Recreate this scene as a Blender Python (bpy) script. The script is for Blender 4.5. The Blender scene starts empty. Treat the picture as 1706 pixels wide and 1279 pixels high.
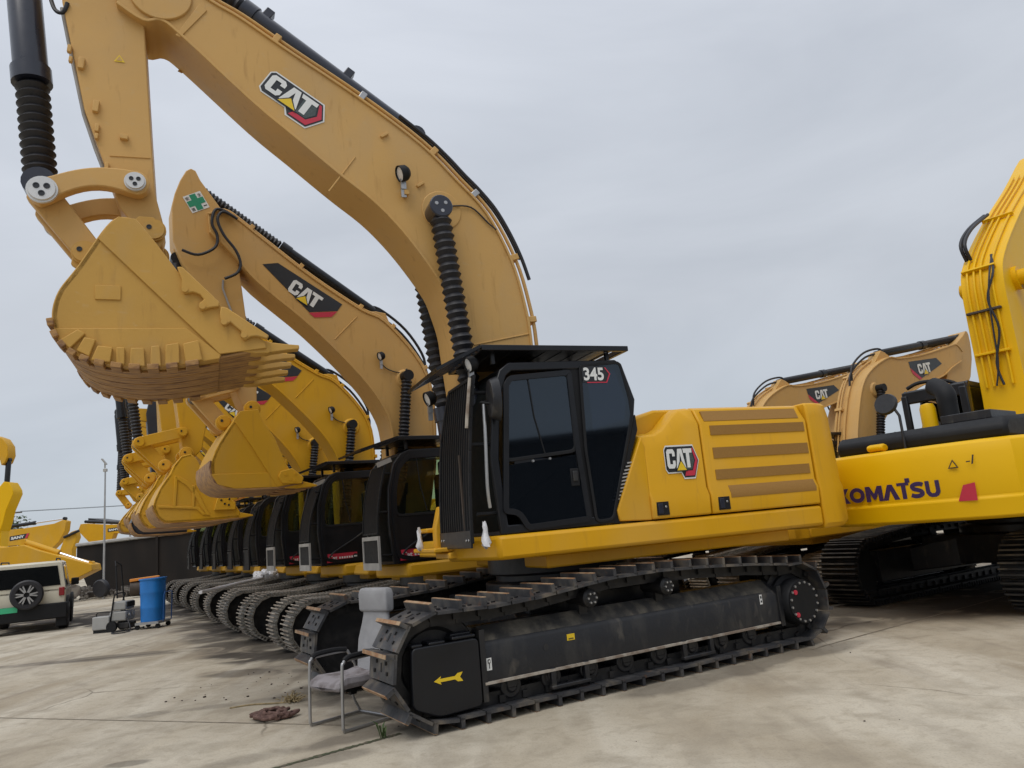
import bpy, bmesh, math, random
from mathutils import Vector, Matrix
random.seed(7)
SC = bpy.context.scene
COL = SC.collection
R = math.radians

# ------------------------------------------------------------------ materials
MATS = {}
def mat(name, col, rough=0.5, metal=0.0, vary=0.08, scale=3.0, bump=0.0, bscale=40.0, col2=None, mix=(0.45, 0.62),
        coat=0.0, spec=0.5, emit=None, alpha=1.0, trans=0.0, streak=None, grime=None):
    if name in MATS: return MATS[name]
    m = bpy.data.materials.new(name); m.use_nodes = True
    nt = m.node_tree; N = nt.nodes; L = nt.links
    p = N['Principled BSDF']
    p.inputs['Roughness'].default_value = rough
    p.inputs['Metallic'].default_value = metal
    p.inputs['Coat Weight'].default_value = coat
    p.inputs['Coat Roughness'].default_value = 0.15
    p.inputs['Specular IOR Level'].default_value = spec
    p.inputs['Transmission Weight'].default_value = trans
    p.inputs['Alpha'].default_value = alpha
    tc = N.new('ShaderNodeTexCoord')
    if streak:
        mp = N.new('ShaderNodeMapping'); mp.inputs['Scale'].default_value = streak
        L.new(tc.outputs['Object'], mp.inputs['Vector']); vec = mp.outputs['Vector']
    else:
        vec = tc.outputs['Object']
    n = N.new('ShaderNodeTexNoise'); n.inputs['Scale'].default_value = scale; n.inputs['Detail'].default_value = 6
    L.new(vec, n.inputs['Vector'])
    r = N.new('ShaderNodeValToRGB')
    if col2 is None:
        a = tuple(c * (1 - vary) for c in col); b = tuple(min(1, c * (1 + vary)) for c in col)
        r.color_ramp.elements[0].position = 0.3; r.color_ramp.elements[1].position = 0.7
    else:
        a, b = col, col2
        r.color_ramp.elements[0].position = mix[0]; r.color_ramp.elements[1].position = mix[1]
    r.color_ramp.elements[0].color = (*a, 1); r.color_ramp.elements[1].color = (*b, 1)
    L.new(n.outputs['Fac'], r.inputs['Fac']); base = r.outputs['Color']
    for gc, amt, gs, st, a0, a1 in (grime or ()):                       # dust, runs and scuffs laid over the paint
        mp2 = N.new('ShaderNodeMapping'); mp2.inputs['Scale'].default_value = st; L.new(tc.outputs['Object'], mp2.inputs['Vector'])
        gn = N.new('ShaderNodeTexNoise'); gn.inputs['Scale'].default_value = gs; gn.inputs['Detail'].default_value = 8; gn.inputs['Distortion'].default_value = .4
        L.new(mp2.outputs[0], gn.inputs['Vector'])
        gr = N.new('ShaderNodeMapRange'); gr.inputs['From Min'].default_value = a0; gr.inputs['From Max'].default_value = a1; gr.inputs['To Max'].default_value = amt
        L.new(gn.outputs['Fac'], gr.inputs['Value'])
        mx = N.new('ShaderNodeMix'); mx.data_type = 'RGBA'; L.new(gr.outputs['Result'], mx.inputs[0]); L.new(base, mx.inputs[6]); mx.inputs[7].default_value = (*gc, 1)
        base = mx.outputs[2]
    L.new(base, p.inputs['Base Color'])
    n2 = N.new('ShaderNodeTexNoise'); n2.inputs['Scale'].default_value = scale * 4; n2.inputs['Detail'].default_value = 4
    L.new(vec, n2.inputs['Vector'])
    mr = N.new('ShaderNodeMapRange'); mr.inputs['To Min'].default_value = max(0.02, rough - 0.1); mr.inputs['To Max'].default_value = min(1, rough + 0.12)
    L.new(n2.outputs['Fac'], mr.inputs['Value']); L.new(mr.outputs['Result'], p.inputs['Roughness'])
    if bump:
        n3 = N.new('ShaderNodeTexNoise'); n3.inputs['Scale'].default_value = bscale; n3.inputs['Detail'].default_value = 5
        L.new(tc.outputs['Object'], n3.inputs['Vector'])
        b = N.new('ShaderNodeBump'); b.inputs['Strength'].default_value = bump; b.inputs['Distance'].default_value = 0.02
        L.new(n3.outputs['Fac'], b.inputs['Height']); L.new(b.outputs['Normal'], p.inputs['Normal'])
    MATS[name] = m
    return m

# ------------------------------------------------------------------ mesh builder
class MB:
    """collects simple shapes and links them as ONE mesh object"""
    def __init__(self, s=1.0, xf=None):
        self.v = []; self.f = []; self.mi = []; self.s = s; self.xf = xf
        self.m = 0
    def add(self, vs, fs):
        o = len(self.v)
        for p in vs:
            p = Vector(p) * self.s
            if self.xf is not None: p = self.xf @ p
            self.v.append(p)
        for f in fs:
            self.f.append(tuple(o + i for i in f)); self.mi.append(self.m)
        return self
    def prism(self, poly, a0, a1, axis='y'):
        """2D outline pushed from a0 to a1 along an axis (y: (x,z) outline, x: (y,z), z: (x,y))"""
        def P(q, a):
            if axis == 'y': return (q[0], a, q[1])
            if axis == 'x': return (a, q[0], q[1])
            return (q[0], q[1], a)
        n = len(poly)
        vs = [P(q, a0) for q in poly] + [P(q, a1) for q in poly]
        fs = [tuple(range(n)), tuple(range(2 * n - 1, n - 1, -1))]
        fs += [(i, i + n, (i + 1) % n + n, (i + 1) % n) for i in range(n)]
        return self.add(vs, fs)
    def box(self, c, d, rot=None):
        hx, hy, hz = d[0] / 2, d[1] / 2, d[2] / 2
        M = rot if rot is not None else Matrix.Identity(3)
        vs = [Vector(c) + M @ Vector((x * hx, y * hy, z * hz)) for x in (-1, 1) for y in (-1, 1) for z in (-1, 1)]
        fs = [(0, 1, 3, 2), (4, 6, 7, 5), (0, 4, 5, 1), (2, 3, 7, 6), (0, 2, 6, 4), (1, 5, 7, 3)]
        return self.add(vs, fs)
    def loft(self, secs, closed=True, caps=True):
        """cross-sections (lists of 3D points, same count) joined into a skin"""
        n = len(secs[0]); vs = [p for s in secs for p in s]; fs = []
        for k in range(len(secs) - 1):
            for i in range(n if closed else n - 1):
                j = (i + 1) % n
                fs.append((k * n + i, k * n + j, (k + 1) * n + j, (k + 1) * n + i))
        if caps:
            fs.append(tuple(range(n))[::-1]); fs.append(tuple((len(secs) - 1) * n + i for i in range(n)))
        return self.add(vs, fs)
    def tube(self, path, r, n=8, caps=True):
        path = [Vector(p) for p in path]; secs = []; up = None
        for i, p in enumerate(path):
            t = (path[min(i + 1, len(path) - 1)] - path[max(i - 1, 0)]).normalized()
            if up is None:
                up = Vector((0, 0, 1)) if abs(t.z) < 0.9 else Vector((1, 0, 0))
            u = (up - t * up.dot(t)).normalized(); w = t.cross(u); up = u
            rr = r[i] if isinstance(r, (list, tuple)) else r
            secs.append([p + (u * math.cos(2 * math.pi * k / n) + w * math.sin(2 * math.pi * k / n)) * rr for k in range(n)])
        return self.loft(secs, True, caps)
    def lathe(self, prof, o, d, n=24):
        """profile of (distance along d, radius) turned round the axis through o"""
        o = Vector(o); d = Vector(d).normalized()
        u = Vector((0, 0, 1)) if abs(d.z) < 0.9 else Vector((1, 0, 0))
        u = (u - d * u.dot(d)).normalized(); w = d.cross(u)
        secs = [[o + d * h + (u * math.cos(2 * math.pi * k / n) + w * math.sin(2 * math.pi * k / n)) * max(r, 1e-4) for k in range(n)] for h, r in prof]
        return self.loft(secs, True, True)
    def cyl(self, p, q, r, n=20):
        p = Vector(p); q = Vector(q)
        return self.lathe([(0, r), ((q - p).length, r)], p, q - p, n)
    def ring(self, outer, inner, a0, a1, axis='y'):
        """flat frame between two outlines with the same number of points"""
        def P(q, a):
            return (q[0], a, q[1]) if axis == 'y' else (a, q[0], q[1])
        n = len(outer)
        vs = [P(q, a0) for q in outer] + [P(q, a0) for q in inner] + [P(q, a1) for q in outer] + [P(q, a1) for q in inner]
        fs = []
        for i in range(n):
            j = (i + 1) % n
            fs += [(i, j, n + j, n + i), (2 * n + i, 3 * n + i, 3 * n + j, 2 * n + j), (i, 2 * n + i, 2 * n + j, j), (n + i, n + j, 3 * n + j, 3 * n + i)]
        return self.add(vs, fs)
    def build(self, name, mats, parent=None, bevel=0.0, angle=35, seg=2, loc=None):
        me = bpy.data.meshes.new(name)
        me.from_pydata([tuple(p) for p in self.v], [], self.f)
        for m in (mats if isinstance(mats, (list, tuple)) else [mats]): me.materials.append(m)
        me.polygons.foreach_set('material_index', self.mi)
        bm = bmesh.new(); bm.from_mesh(me)
        bmesh.ops.recalc_face_normals(bm, faces=bm.faces[:])
        bm.to_mesh(me); bm.free()
        me.polygons.foreach_set('use_smooth', [True] * len(me.polygons))
        me.set_sharp_from_angle(angle=R(angle))
        me.update()
        o = bpy.data.objects.new(name, me); COL.objects.link(o)
        if parent: o.parent = parent
        if loc: o.location = loc
        if bevel:
            b = o.modifiers.new('bevel', 'BEVEL'); b.width = bevel; b.segments = seg; b.limit_method = 'ANGLE'; b.angle_limit = R(40)
            b.harden_normals = False
        return o

def inset(poly, d):
    """outline moved inwards by d (mitred)"""
    n = len(poly); A = sum(poly[i][0] * poly[(i + 1) % n][1] - poly[(i + 1) % n][0] * poly[i][1] for i in range(n))
    sg = 1 if A > 0 else -1; out = []
    for i in range(n):
        a, b, c = Vector(poly[i - 1]), Vector(poly[i]), Vector(poly[(i + 1) % n])
        e1 = (b - a).normalized(); e2 = (c - b).normalized()
        n1 = Vector((-e1.y, e1.x)) * sg; n2 = Vector((-e2.y, e2.x)) * sg
        k = n1 + n2; k = k / max(0.35, k.length_squared / 2) if k.length > 1e-6 else n1
        out.append(tuple(b + k * d))
    return out

def rounded(poly, r, n=3):
    """outline with its corners rounded"""
    out = []; N = len(poly)
    for i in range(N):
        a, b, c = Vector(poly[i - 1]), Vector(poly[i]), Vector(poly[(i + 1) % N])
        k = min(r, (a - b).length * 0.45, (c - b).length * 0.45)
        p = b + (a - b).normalized() * k; q = b + (c - b).normalized() * k
        for t in range(n + 1):
            t /= n
            out.append(tuple(p * (1 - t) ** 2 + b * 2 * t * (1 - t) + q * t * t))
    return out

def smooth_line(pts, k=4):
    """Catmull-Rom through points"""
    P = [Vector(p) for p in pts]; out = []
    for i in range(len(P) - 1):
        a, b, c, d = P[max(i - 1, 0)], P[i], P[i + 1], P[min(i + 2, len(P) - 1)]
        for j in range(k):
            t = j / k
            out.append(tuple(0.5 * ((2 * b) + (c - a) * t + (2 * a - 5 * b + 4 * c - d) * t * t + (3 * b - a - 3 * c + d) * t ** 3)))
    out.append(tuple(P[-1])); return out

def shift_line(pts, d):
    """open 2D line moved sideways (to its left) by d"""
    out = []
    for i in range(len(pts)):
        t = (Vector(pts[min(i + 1, len(pts) - 1)]) - Vector(pts[max(i - 1, 0)])).normalized()
        out.append((pts[i][0] - t.y * d, pts[i][1] + t.x * d))
    return out

def tag(o, label=None, cat=None, group=None, kind=None):
    if label: o['label'] = label
    if cat: o['category'] = cat
    if group: o['group'] = group
    if kind: o['kind'] = kind
    return o
def empty(name, loc, rz=0.0):
    o = bpy.data.objects.new(name, None); COL.objects.link(o); o.location = loc; o.rotation_euler = (0, 0, rz)
    o.empty_display_size = 0.3; return o
def heading(deg): return R(90 - deg)
def copy_tree(o, parent=None):
    c = o.copy(); COL.objects.link(c)
    if parent: c.parent = parent
    for ch in [x for x in bpy.data.objects if x.parent == o]: copy_tree(ch, c)
    return c

def text_polys(body, size=1.0, bold=0.0, font=None):
    """lettering as flat polygons: list of (verts2d, faces)"""
    cu = bpy.data.curves.new('txt', 'FONT'); cu.body = body; cu.size = size; cu.offset = bold; cu.resolution_u = 3
    ob = bpy.data.objects.new('txt', cu); COL.objects.link(ob)
    dg = bpy.context.evaluated_depsgraph_get(); dg.update()
    me = bpy.data.meshes.new_from_object(ob.evaluated_get(dg))
    vs = [(v.co.x, v.co.y) for v in me.vertices]; fs = [tuple(p.vertices) for p in me.polygons]
    bpy.data.objects.remove(ob); bpy.data.curves.remove(cu); bpy.data.meshes.remove(me)
    return vs, fs
def fit_text(body, w, h, bold=0.02):
    vs, fs = text_polys(body, 1.0, bold)
    x0 = min(v[0] for v in vs); x1 = max(v[0] for v in vs); y0 = min(v[1] for v in vs); y1 = max(v[1] for v in vs)
    return [((v[0] - x0) / (x1 - x0) * w, (v[1] - y0) / (y1 - y0) * h) for v in vs], fs

class Decal:
    """flat layered marks on a plane given by origin, u and v directions; every layer 2.5 mm above the last"""
    def __init__(self, o, u, v, nrm, s=1.0):
        self.o = Vector(o); self.u = Vector(u).normalized() * s; self.v = Vector(v).normalized() * s
        self.n = Vector(nrm).normalized(); self.mb = MB(); self.mats = []
    def lay(self, vs, fs, m, k):
        if m not in self.mats: self.mats.append(m)
        self.mb.m = self.mats.index(m)
        self.mb.add([self.o + self.u * a + self.v * b + self.n * (0.003 * k) for a, b in vs], fs)
    def poly(self, pts, m, k): self.lay(pts, [tuple(range(len(pts)))], m, k)
    def text(self, body, x, y, w, h, m, k, bold=0.02):
        vs, fs = fit_text(body, w, h, bold); self.lay([(x + a, y + b) for a, b in vs], fs, m, k)
    def build(self, name, parent): return self.mb.build(name, self.mats, parent)

YEL = mat('house_yellow_paint', (0.66, 0.34, 0.006), 0.42, vary=0.05, scale=1.2, spec=0.3, grime=(((.42, .33, .20), .16, 1.4, (1, 1, .5), .48, .72), ((.34, .16, .03), .22, 5, (3, 3, .4), .60, .75)))
TAN = mat('boom_yellow_paint', (0.585, 0.35, 0.115), 0.5, vary=0.06, scale=0.9, bump=0.05, bscale=30, spec=0.3, grime=(((.40, .31, .20), .30, 1.6, (1, 1, .55), .48, .72), ((.30, .15, .04), .35, 5, (3, 3, .5), .60, .75), ((.52, .40, .24), .3, 9, (1, .8, 1.6), .62, .78)))
BKT = mat('bucket_yellow_paint', (0.535, 0.308, 0.068), 0.52, spec=0.3, grime=(((.40, .31, .20), .30, 1.6, (1, 1, .55), .48, .72), ((.30, .15, .04), .35, 5, (3, 3, .5), .60, .75), ((.52, .40, .24), .3, 9, (1, .8, 1.6), .62, .78)), vary=0.08, scale=1.3, bump=0.08, bscale=22)
GOLD = mat('older_yellow_paint', (0.62, 0.33, 0.012), 0.46, spec=0.3, grime=(((.42, .33, .20), .16, 1.4, (1, 1, .5), .48, .72), ((.34, .16, .03), .22, 5, (3, 3, .4), .60, .75)), vary=0.07, scale=1.0, bump=0.04, bscale=30)
KOM = mat('lemon_yellow_paint', (0.78, 0.45, 0.0015), 0.42, vary=0.04, scale=0.8, spec=0.25)
DIRTY = mat('scuffed_yellow_steel', (0.40, 0.215, 0.07), 0.6, col2=(0.19, 0.095, 0.045), scale=5, bump=0.3, bscale=25, streak=(1, 6, 3))
BLACK = mat('black_paint', (0.009, 0.010, 0.013), 0.32, vary=0.2, scale=3, spec=0.4)
MATTE = mat('matte_black', (0.009, 0.0095, 0.011), 0.6, vary=0.2, scale=4, spec=0.3)
RUB = mat('black_rubber', (0.014, 0.014, 0.018), 0.5, vary=0.15, scale=8)
FRAME = mat('dusty_black_steel', (0.013, 0.0135, 0.016), 0.42, col2=(0.05, 0.047, 0.042), mix=(0.52, 0.9), scale=3.0, bump=0.1, bscale=30, streak=(2.2, 2.2, 0.9), grime=(((.16, .14, .11), .5, 7, (1, 1, .5), .60, .78),))
FRTOP = mat('dirt_caked_steel', (0.028, 0.027, 0.026), 0.8, col2=(0.13, 0.115, 0.09), mix=(0.44, 0.72), scale=4, bump=0.6, bscale=18, streak=(1.6, 1, 1))
SHOE = mat('track_shoe_steel', (0.04, 0.041, 0.046), 0.5, metal=0.25, grime=(((.22, .18, .13), .6, 6, (1, 1, 1), .52, .72), ((.20, .09, .04), .5, 11, (1, 1, 1), .62, .74)), col2=(0.12, 0.115, 0.11), mix=(0.4, 0.75), scale=6, bump=0.15, bscale=30)
SHOEG = mat('dusty_track_shoe_steel', (0.17, 0.16, 0.14), 0.65, metal=0.1, col2=(0.33, 0.30, 0.255), mix=(0.35, 0.75), scale=6, bump=0.15, bscale=30)
RUST = mat('worn_grouser_edge', (0.40, 0.28, 0.17), 0.7, col2=(0.30, 0.16, 0.08), mix=(0.4, 0.6), scale=9, bump=0.2, bscale=40)
GRIT = mat('worn_grey_grouser_edge', (0.42, 0.38, 0.32), 0.7, col2=(0.22, 0.17, 0.13), mix=(0.4, 0.6), scale=9)
LINK = mat('track_link_steel', (0.013, 0.013, 0.014), 0.5, metal=0.2, col2=(0.045, 0.042, 0.04), mix=(0.5, 0.8), scale=8)
CHROME = mat('chrome', (0.75, 0.76, 0.78), 0.14, metal=1.0, vary=0.02)
STEEL = mat('galvanised_steel', (0.42, 0.42, 0.42), 0.38, metal=0.8, vary=0.1)
PIN = mat('pale_pin_cap', (0.62, 0.62, 0.61), 0.35, metal=0.35, vary=0.05)
NAVY = mat('blue_black_cylinder_paint', (0.017, 0.020, 0.034), 0.30, vary=0.12, coat=0.3)
def glass(name, tint, k, rough=0.03, ior=1.5, gcol=(1, 1, 1)):
    m = bpy.data.materials.new(name); m.use_nodes = True; nt = m.node_tree; N = nt.nodes; L = nt.links
    N.remove(N['Principled BSDF']); out = N['Material Output']
    t = N.new('ShaderNodeBsdfTransparent'); t.inputs['Color'].default_value = (*tint, 1)
    d = N.new('ShaderNodeBsdfDiffuse'); d.inputs['Color'].default_value = (tint[0] * .05, tint[1] * .05, tint[2] * .05, 1)
    g = N.new('ShaderNodeBsdfGlossy'); g.inputs['Roughness'].default_value = rough; g.inputs['Color'].default_value = (*gcol, 1)
    m1 = N.new('ShaderNodeMixShader'); m1.inputs['Fac'].default_value = k
    L.new(t.outputs[0], m1.inputs[1]); L.new(d.outputs[0], m1.inputs[2])
    fr = N.new('ShaderNodeFresnel'); fr.inputs['IOR'].default_value = ior
    m2 = N.new('ShaderNodeMixShader'); L.new(fr.outputs[0], m2.inputs['Fac'])
    L.new(m1.outputs[0], m2.inputs[1]); L.new(g.outputs[0], m2.inputs[2]); L.new(m2.outputs[0], out.inputs['Surface'])
    MATS[name] = m; return m
FILM = glass('dark_tinted_glass', (0.14, 0.18, 0.26), 0.55, 0.04, 1.72, (.72, .86, 1.0))
SCREEN = mat('dark_windscreen', (0.008, 0.010, 0.010), 0.6, vary=0.1, spec=0.06)
CLEAR = glass('green_tinted_glass', (0.80, 0.86, 0.72), 0.06)
AUTO = glass('car_glass', (0.06, 0.07, 0.08), 0.7, 0.05, 2.0)
GRILLE = mat('brown_grille_mesh', (0.33, 0.17, 0.03), 0.6, col2=(0.29, 0.145, 0.027), mix=(0.4, 0.6), scale=140)
WHITE = mat('white_decal', (0.75, 0.76, 0.74), 0.4, vary=0.03)
DARKD = mat('dark_decal', (0.02, 0.022, 0.026), 0.35, vary=0.1)
GREYD = mat('grey_hex_decal', (0.06, 0.08, 0.08), 0.4, vary=0.3, scale=60)
REDD = mat('red_decal', (0.55, 0.03, 0.06), 0.4, vary=0.05)
YELD = mat('yellow_decal', (0.80, 0.55, 0.02), 0.4, vary=0.04)
GREEND = mat('green_decal', (0.02, 0.26, 0.14), 0.4, vary=0.06)
INDIGO = mat('indigo_lettering', (0.035, 0.018, 0.085), 0.4, vary=0.05)
BROWNM = mat('brown_weathered_steel', (0.05, 0.035, 0.026), 0.65, vary=0.25, scale=3)
SEAT = mat('grey_seat_fabric', (0.10, 0.10, 0.105), 0.9, vary=0.2, scale=20)
CLOTH = mat('grey_chair_fabric', (0.30, 0.30, 0.31), 0.95, vary=0.1, scale=9, bump=0.3, bscale=220)
CLOTHD = mat('stained_grey_fabric', (0.27, 0.25, 0.26), 0.95, col2=(0.14, 0.12, 0.12), mix=(0.45, 0.65), scale=8, bump=0.3, bscale=200)
PLASTIC = mat('white_plastic_film', (0.72, 0.72, 0.74), 0.35, vary=0.06, scale=12, bump=0.4, bscale=30)
BLUE = mat('blue_plastic', (0.012, 0.17, 0.52), 0.42, vary=0.12, scale=3)
CREAM = mat('cream_car_paint', (0.60, 0.56, 0.44), 0.3, vary=0.03, coat=0.6)
LAMPR = mat('red_lamp_lens', (0.25, 0.01, 0.015), 0.15, vary=0.1, coat=0.5)
GPLATE = mat('green_number_plate', (0.05, 0.45, 0.22), 0.4, vary=0.05)
LEAF = mat('leaf_green', (0.045, 0.085, 0.022), 0.7, col2=(0.075, 0.12, 0.035), scale=5)
BARK = mat('grey_bark', (0.10, 0.08, 0.06), 0.9, vary=0.25, scale=9)
ROPE = mat('brown_rope', (0.10, 0.055, 0.045), 0.9, col2=(0.17, 0.10, 0.08), scale=30, bump=0.4, bscale=90)
STRAW = mat('dry_straw', (0.30, 0.23, 0.12), 0.9, vary=0.3, scale=20)
RUBBLE = mat('rubble_grey', (0.20, 0.18, 0.155), 0.9, col2=(0.09, 0.075, 0.065), scale=3)
DBODY = mat('dark_weathered_steel', (0.016, 0.014, 0.013), 0.75, spec=0.2, col2=(0.03, 0.024, 0.02), mix=(0.4, 0.75), scale=1.2, streak=(1, 1, 0.4))
LIGHTRIM = mat('pale_worn_paint', (0.36, 0.35, 0.33), 0.6, vary=0.15, scale=5)
LAMPW = mat('lamp_lens', (0.70, 0.72, 0.74), 0.12, vary=0.05, coat=0.5)
ORANGE = mat('orange_paint', (0.60, 0.22, 0.03), 0.45, vary=0.07)

def cat_letters(D, x, y, w, h, k, white=WHITE, tri=YELD):
    sx = w / 2.72
    def q(p): return [(x + a * sx, y + b * h) for a, b in p]
    D.poly(q([(.14, 0), (.72, 0), (.88, .16), (.88, .40), (.60, .40), (.60, .22), (.30, .22), (.30, .78), (.60, .78), (.60, .62), (.88, .62), (.88, .84), (.72, 1), (.14, 1), (0, .86), (0, .14)]), white, k)
    D.poly(q([(.92, 0), (1.20, 1), (1.66, 1), (1.94, 0), (1.64, 0), (1.43, .78), (1.22, 0)]), white, k)
    D.poly(q([(1.76, 1), (2.72, 1), (2.72, .77), (2.42, .77), (2.42, 0), (2.08, 0), (2.08, .77), (1.82, .77)]), white, k)
    D.poly(q([(.80, -.18), (1.43, .46), (2.06, -.18)]), DARKD, k + 1)
    D.poly(q([(.92, -.12), (1.43, .36), (1.94, -.12)]), tri, k + 2)
def hex_logo(D, x, y, w, h):
    """letters on a dark plate ending in a red-edged hexagon"""
    sx = w / 3.45; X = x + 0.15 * sx
    def q(p): return [(X + a * sx, y + b * h) for a, b in p]
    D.poly(q([(-.2, -.05), (.02, -.25), (1.42, -.25), (1.66, -.58), (2.86, -.58), (3.45, .36), (2.95, 1.2), (.02, 1.2), (-.2, 1.0)]), WHITE, 1)
    D.poly(q([(-.13, -.02), (.05, -.18), (1.46, -.18), (1.72, -.5), (2.82, -.5), (3.36, .36), (2.9, 1.12), (.05, 1.12), (-.13, .97)]), DARKD, 2)
    D.poly(q([(1.74, -.42), (2.78, -.42), (3.27, .36), (2.88, 1.02), (2.74, 1.02), (3.0, .36), (2.62, -.16), (1.9, -.16)]), REDD, 3)
    D.poly(q([(1.96, -.1), (2.58, -.1), (2.9, .36), (2.66, .95), (1.96, .95)]), GREYD, 3)
    cat_letters(D, X, y, 2.72 * sx, h, 4)
def old_logo(D, L, H):
    """letters on a black slanted panel with a red tail, length L along the boom, height H"""
    D.poly([(0, H * .62), (L * .10, H), (L * .26, H * .98), (L, H * .40), (L * .97, 0.0), (L * .74, 0), (L * .02, H * .56)], DARKD, 1)
    D.poly([(L * .735, 0), (L * .97, 0.0), (L * .945, -H * .14), (L * .70, -H * .14)], REDD, 2)
def arrow(D, L, H):
    D.poly([(0, 0), (L * .25, H * .5), (L * .22, H * .2), (L * .72, H * .2), (L * .82, H * .5), (L, H * .55), (L * .9, 0), (L, -H * .55), (L * .82, -H * .5), (L * .72, -H * .2), (L * .22, -H * .2), (L * .25, -H * .5)], YELD, 1)

# ------------------------------------------------------------------ crawler tracks
def arc(c, r, a0, a1, n):
    return [(c[0] + r * math.cos(R(a0 + (a1 - a0) * i / n)), c[1] + r * math.sin(R(a0 + (a1 - a0) * i / n))) for i in range(n + 1)]
def track_path(lift=0.0):
    p = arc((2.10, 0.505), 0.418, -90, 90, 14) + [(1.55, 0.912), (1.08, 0.935), (0.62, 0.98), (0.25, 1.01), (-0.3, 1.01), (-0.8, 0.99), (-1.5, 0.945)]
    p += arc((-2.22, 0.485), 0.40, 82, 270, 14) + [(-1.2, 0.086), (0, 0.086), (1.2, 0.086)]
    return p
def along(path, step):
    """points and directions at even steps round a closed outline"""
    P = [Vector(q) for q in path]; n = len(P); seg = [(P[(i + 1) % n] - P[i]).length for i in range(n)]
    tot = sum(seg); k = round(tot / step); out = []; i = 0; acc = 0
    for j in range(k):
        d = tot * j / k
        while acc + seg[i] < d: acc += seg[i]; i += 1
        t = (P[(i + 1) % n] - P[i]).normalized(); out.append((P[i] + t * (d - acc), t))
    return out, tot / k
def track(par, s, yc, w, kind, rot, side, detail=True):
    """one crawler: shoes on their chain, wheels, rollers, side frame; side is +1 on the machine's left"""
    xf = Matrix.Rotation(rot, 4, 'Z')
    B = MB(s, xf); rnd = random.Random(3 + int(yc * 10))
    pts, pitch = along(track_path(), 0.232 if kind == 'single' else 0.2)
    for p, t in pts:
        nrm = Vector((t.y, -t.x))                                   # outward (path runs counter-clockwise)
        M = Matrix(((t.x, 0, nrm.x), (0, 1, 0), (t.y, 0, nrm.y)))
        jig = rnd.uniform(-.006, .006)
        def at(a, b): return (p.x + t.x * a + nrm.x * b, yc + jig, p.y + t.y * a + nrm.y * b)
        B.m = 0
        B.box(at(0, 0), (pitch * 0.95, w, 0.026), M)
        if kind == 'single':
            B.box(at(pitch * .40, 0.040), (0.034, w, 0.080), M)
            B.m = 1; B.box(at(pitch * .40, 0.081), (0.031, w * .985, 0.010), M)
            if detail:
                B.m = 2
                for yy in (-.105, .105):
                    for xx in (-.045, .03): 
                        q = at(xx, 0.018); B.box((q[0], q[1] + yy * (1 + (xx < 0) * .35), q[2]), (0.028, 0.028, 0.014), M)
                q = at(-.01, .014); B.box(q, (.07, .03, .006), M)
        else:
            for g in (-.36, -.02, .32):
                B.m = 0; B.box(at(pitch * g, 0.034), (0.022, w, 0.06), M)
                B.m = 1; B.box(at(pitch * g, 0.066), (0.020, w * .98, 0.010), M)
        B.m = 2
        for yy in (-.095, .095):
            q = at(0, -0.065); B.box((q[0], q[1] + yy, q[2]), (pitch * .98, 0.045, 0.10), M)
            q = at(pitch * .5, -0.05); B.box((q[0], q[1] + yy * 1.32, q[2]), (0.06, 0.035, 0.06), M)
    tr = B.build('crawler_track', {'single': [SHOE, RUST, LINK], 'triple': [SHOEG, GRIT, LINK], 'dark': [LINK, FRTOP, LINK]}[kind], par)
    # wheels and rollers
    W = MB(s, xf)
    W.lathe([(-.09, .30), (-.09, .40), (-.05, .42), (.05, .42), (.09, .40), (.09, .30), (.06, .27), (.06, .12), (.1, .11), (.1, .0)], (2.10, yc, .505), (0, side, 0), 36)
    W.build('idler_wheel', LINK, tr)
    W = MB(s, xf)
    for k in range(22):
        a = 2 * math.pi * k / 22
        W.box((-2.22 + .36 * math.cos(a), yc, .475 + .36 * math.sin(a)), (.09, .07, .06), Matrix.Rotation(-a, 3, 'Y'))
    W.lathe([(-.05, .0), (-.05, .35), (.05, .35), (.06, .30), (.06, .0)], (-2.22, yc, .475), (0, side, 0), 36)
    W.build('drive_sprocket', LINK, tr)
    W = MB(s, xf); o = w / 2
    W.lathe([(-.1, .30), (.10, .29), (.12, .245), (o - .03, .24), (o - .01, .225), (o + .005, .225), (o + .005, 0)], (-2.22, yc, .475), (0, side, 0), 40)
    W.m = 1
    if detail:
        for k in range(16):
            a = 2 * math.pi * (k + .5) / 16
            W.cyl((-2.22 + .205 * math.cos(a), yc + side * (o + .004), .475 + .205 * math.sin(a)), (-2.22 + .205 * math.cos(a), yc + side * (o + .02), .475 + .205 * math.sin(a)), .013, 8)
        W.m = 2
        for q in ((-2.10, .585), (-2.09, .35)):
            W.cyl((q[0], yc + side * (o + .003), q[1]), (q[0], yc + side * (o + .018), q[1]), .026, 12)
    W.build('final_drive', [MATTE, STEEL, REDD], tr)
    for x in (.55, -.38):
        W = MB(s, xf)
        W.lathe([(-.12, .03), (-.12, .075), (o - .18, .075), (o - .16, .085), (o - .07, .085), (o - .05, .06), (o - .05, 0)], (x, yc, .85), (0, side, 0), 20)
        W.box((x, yc - side * .02, .76), (.09, .18, .16))
        if detail:
            W.m = 1
            for k in range(6):
                a = k * math.pi / 3
                W.cyl((x + .045 * math.cos(a), yc + side * (o - .052), .85 + .045 * math.sin(a)), (x + .045 * math.cos(a), yc + side * (o - .03), .85 + .045 * math.sin(a)), .010, 6)
        W.build('carrier_roller', [LINK, STEEL], tr)
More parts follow.
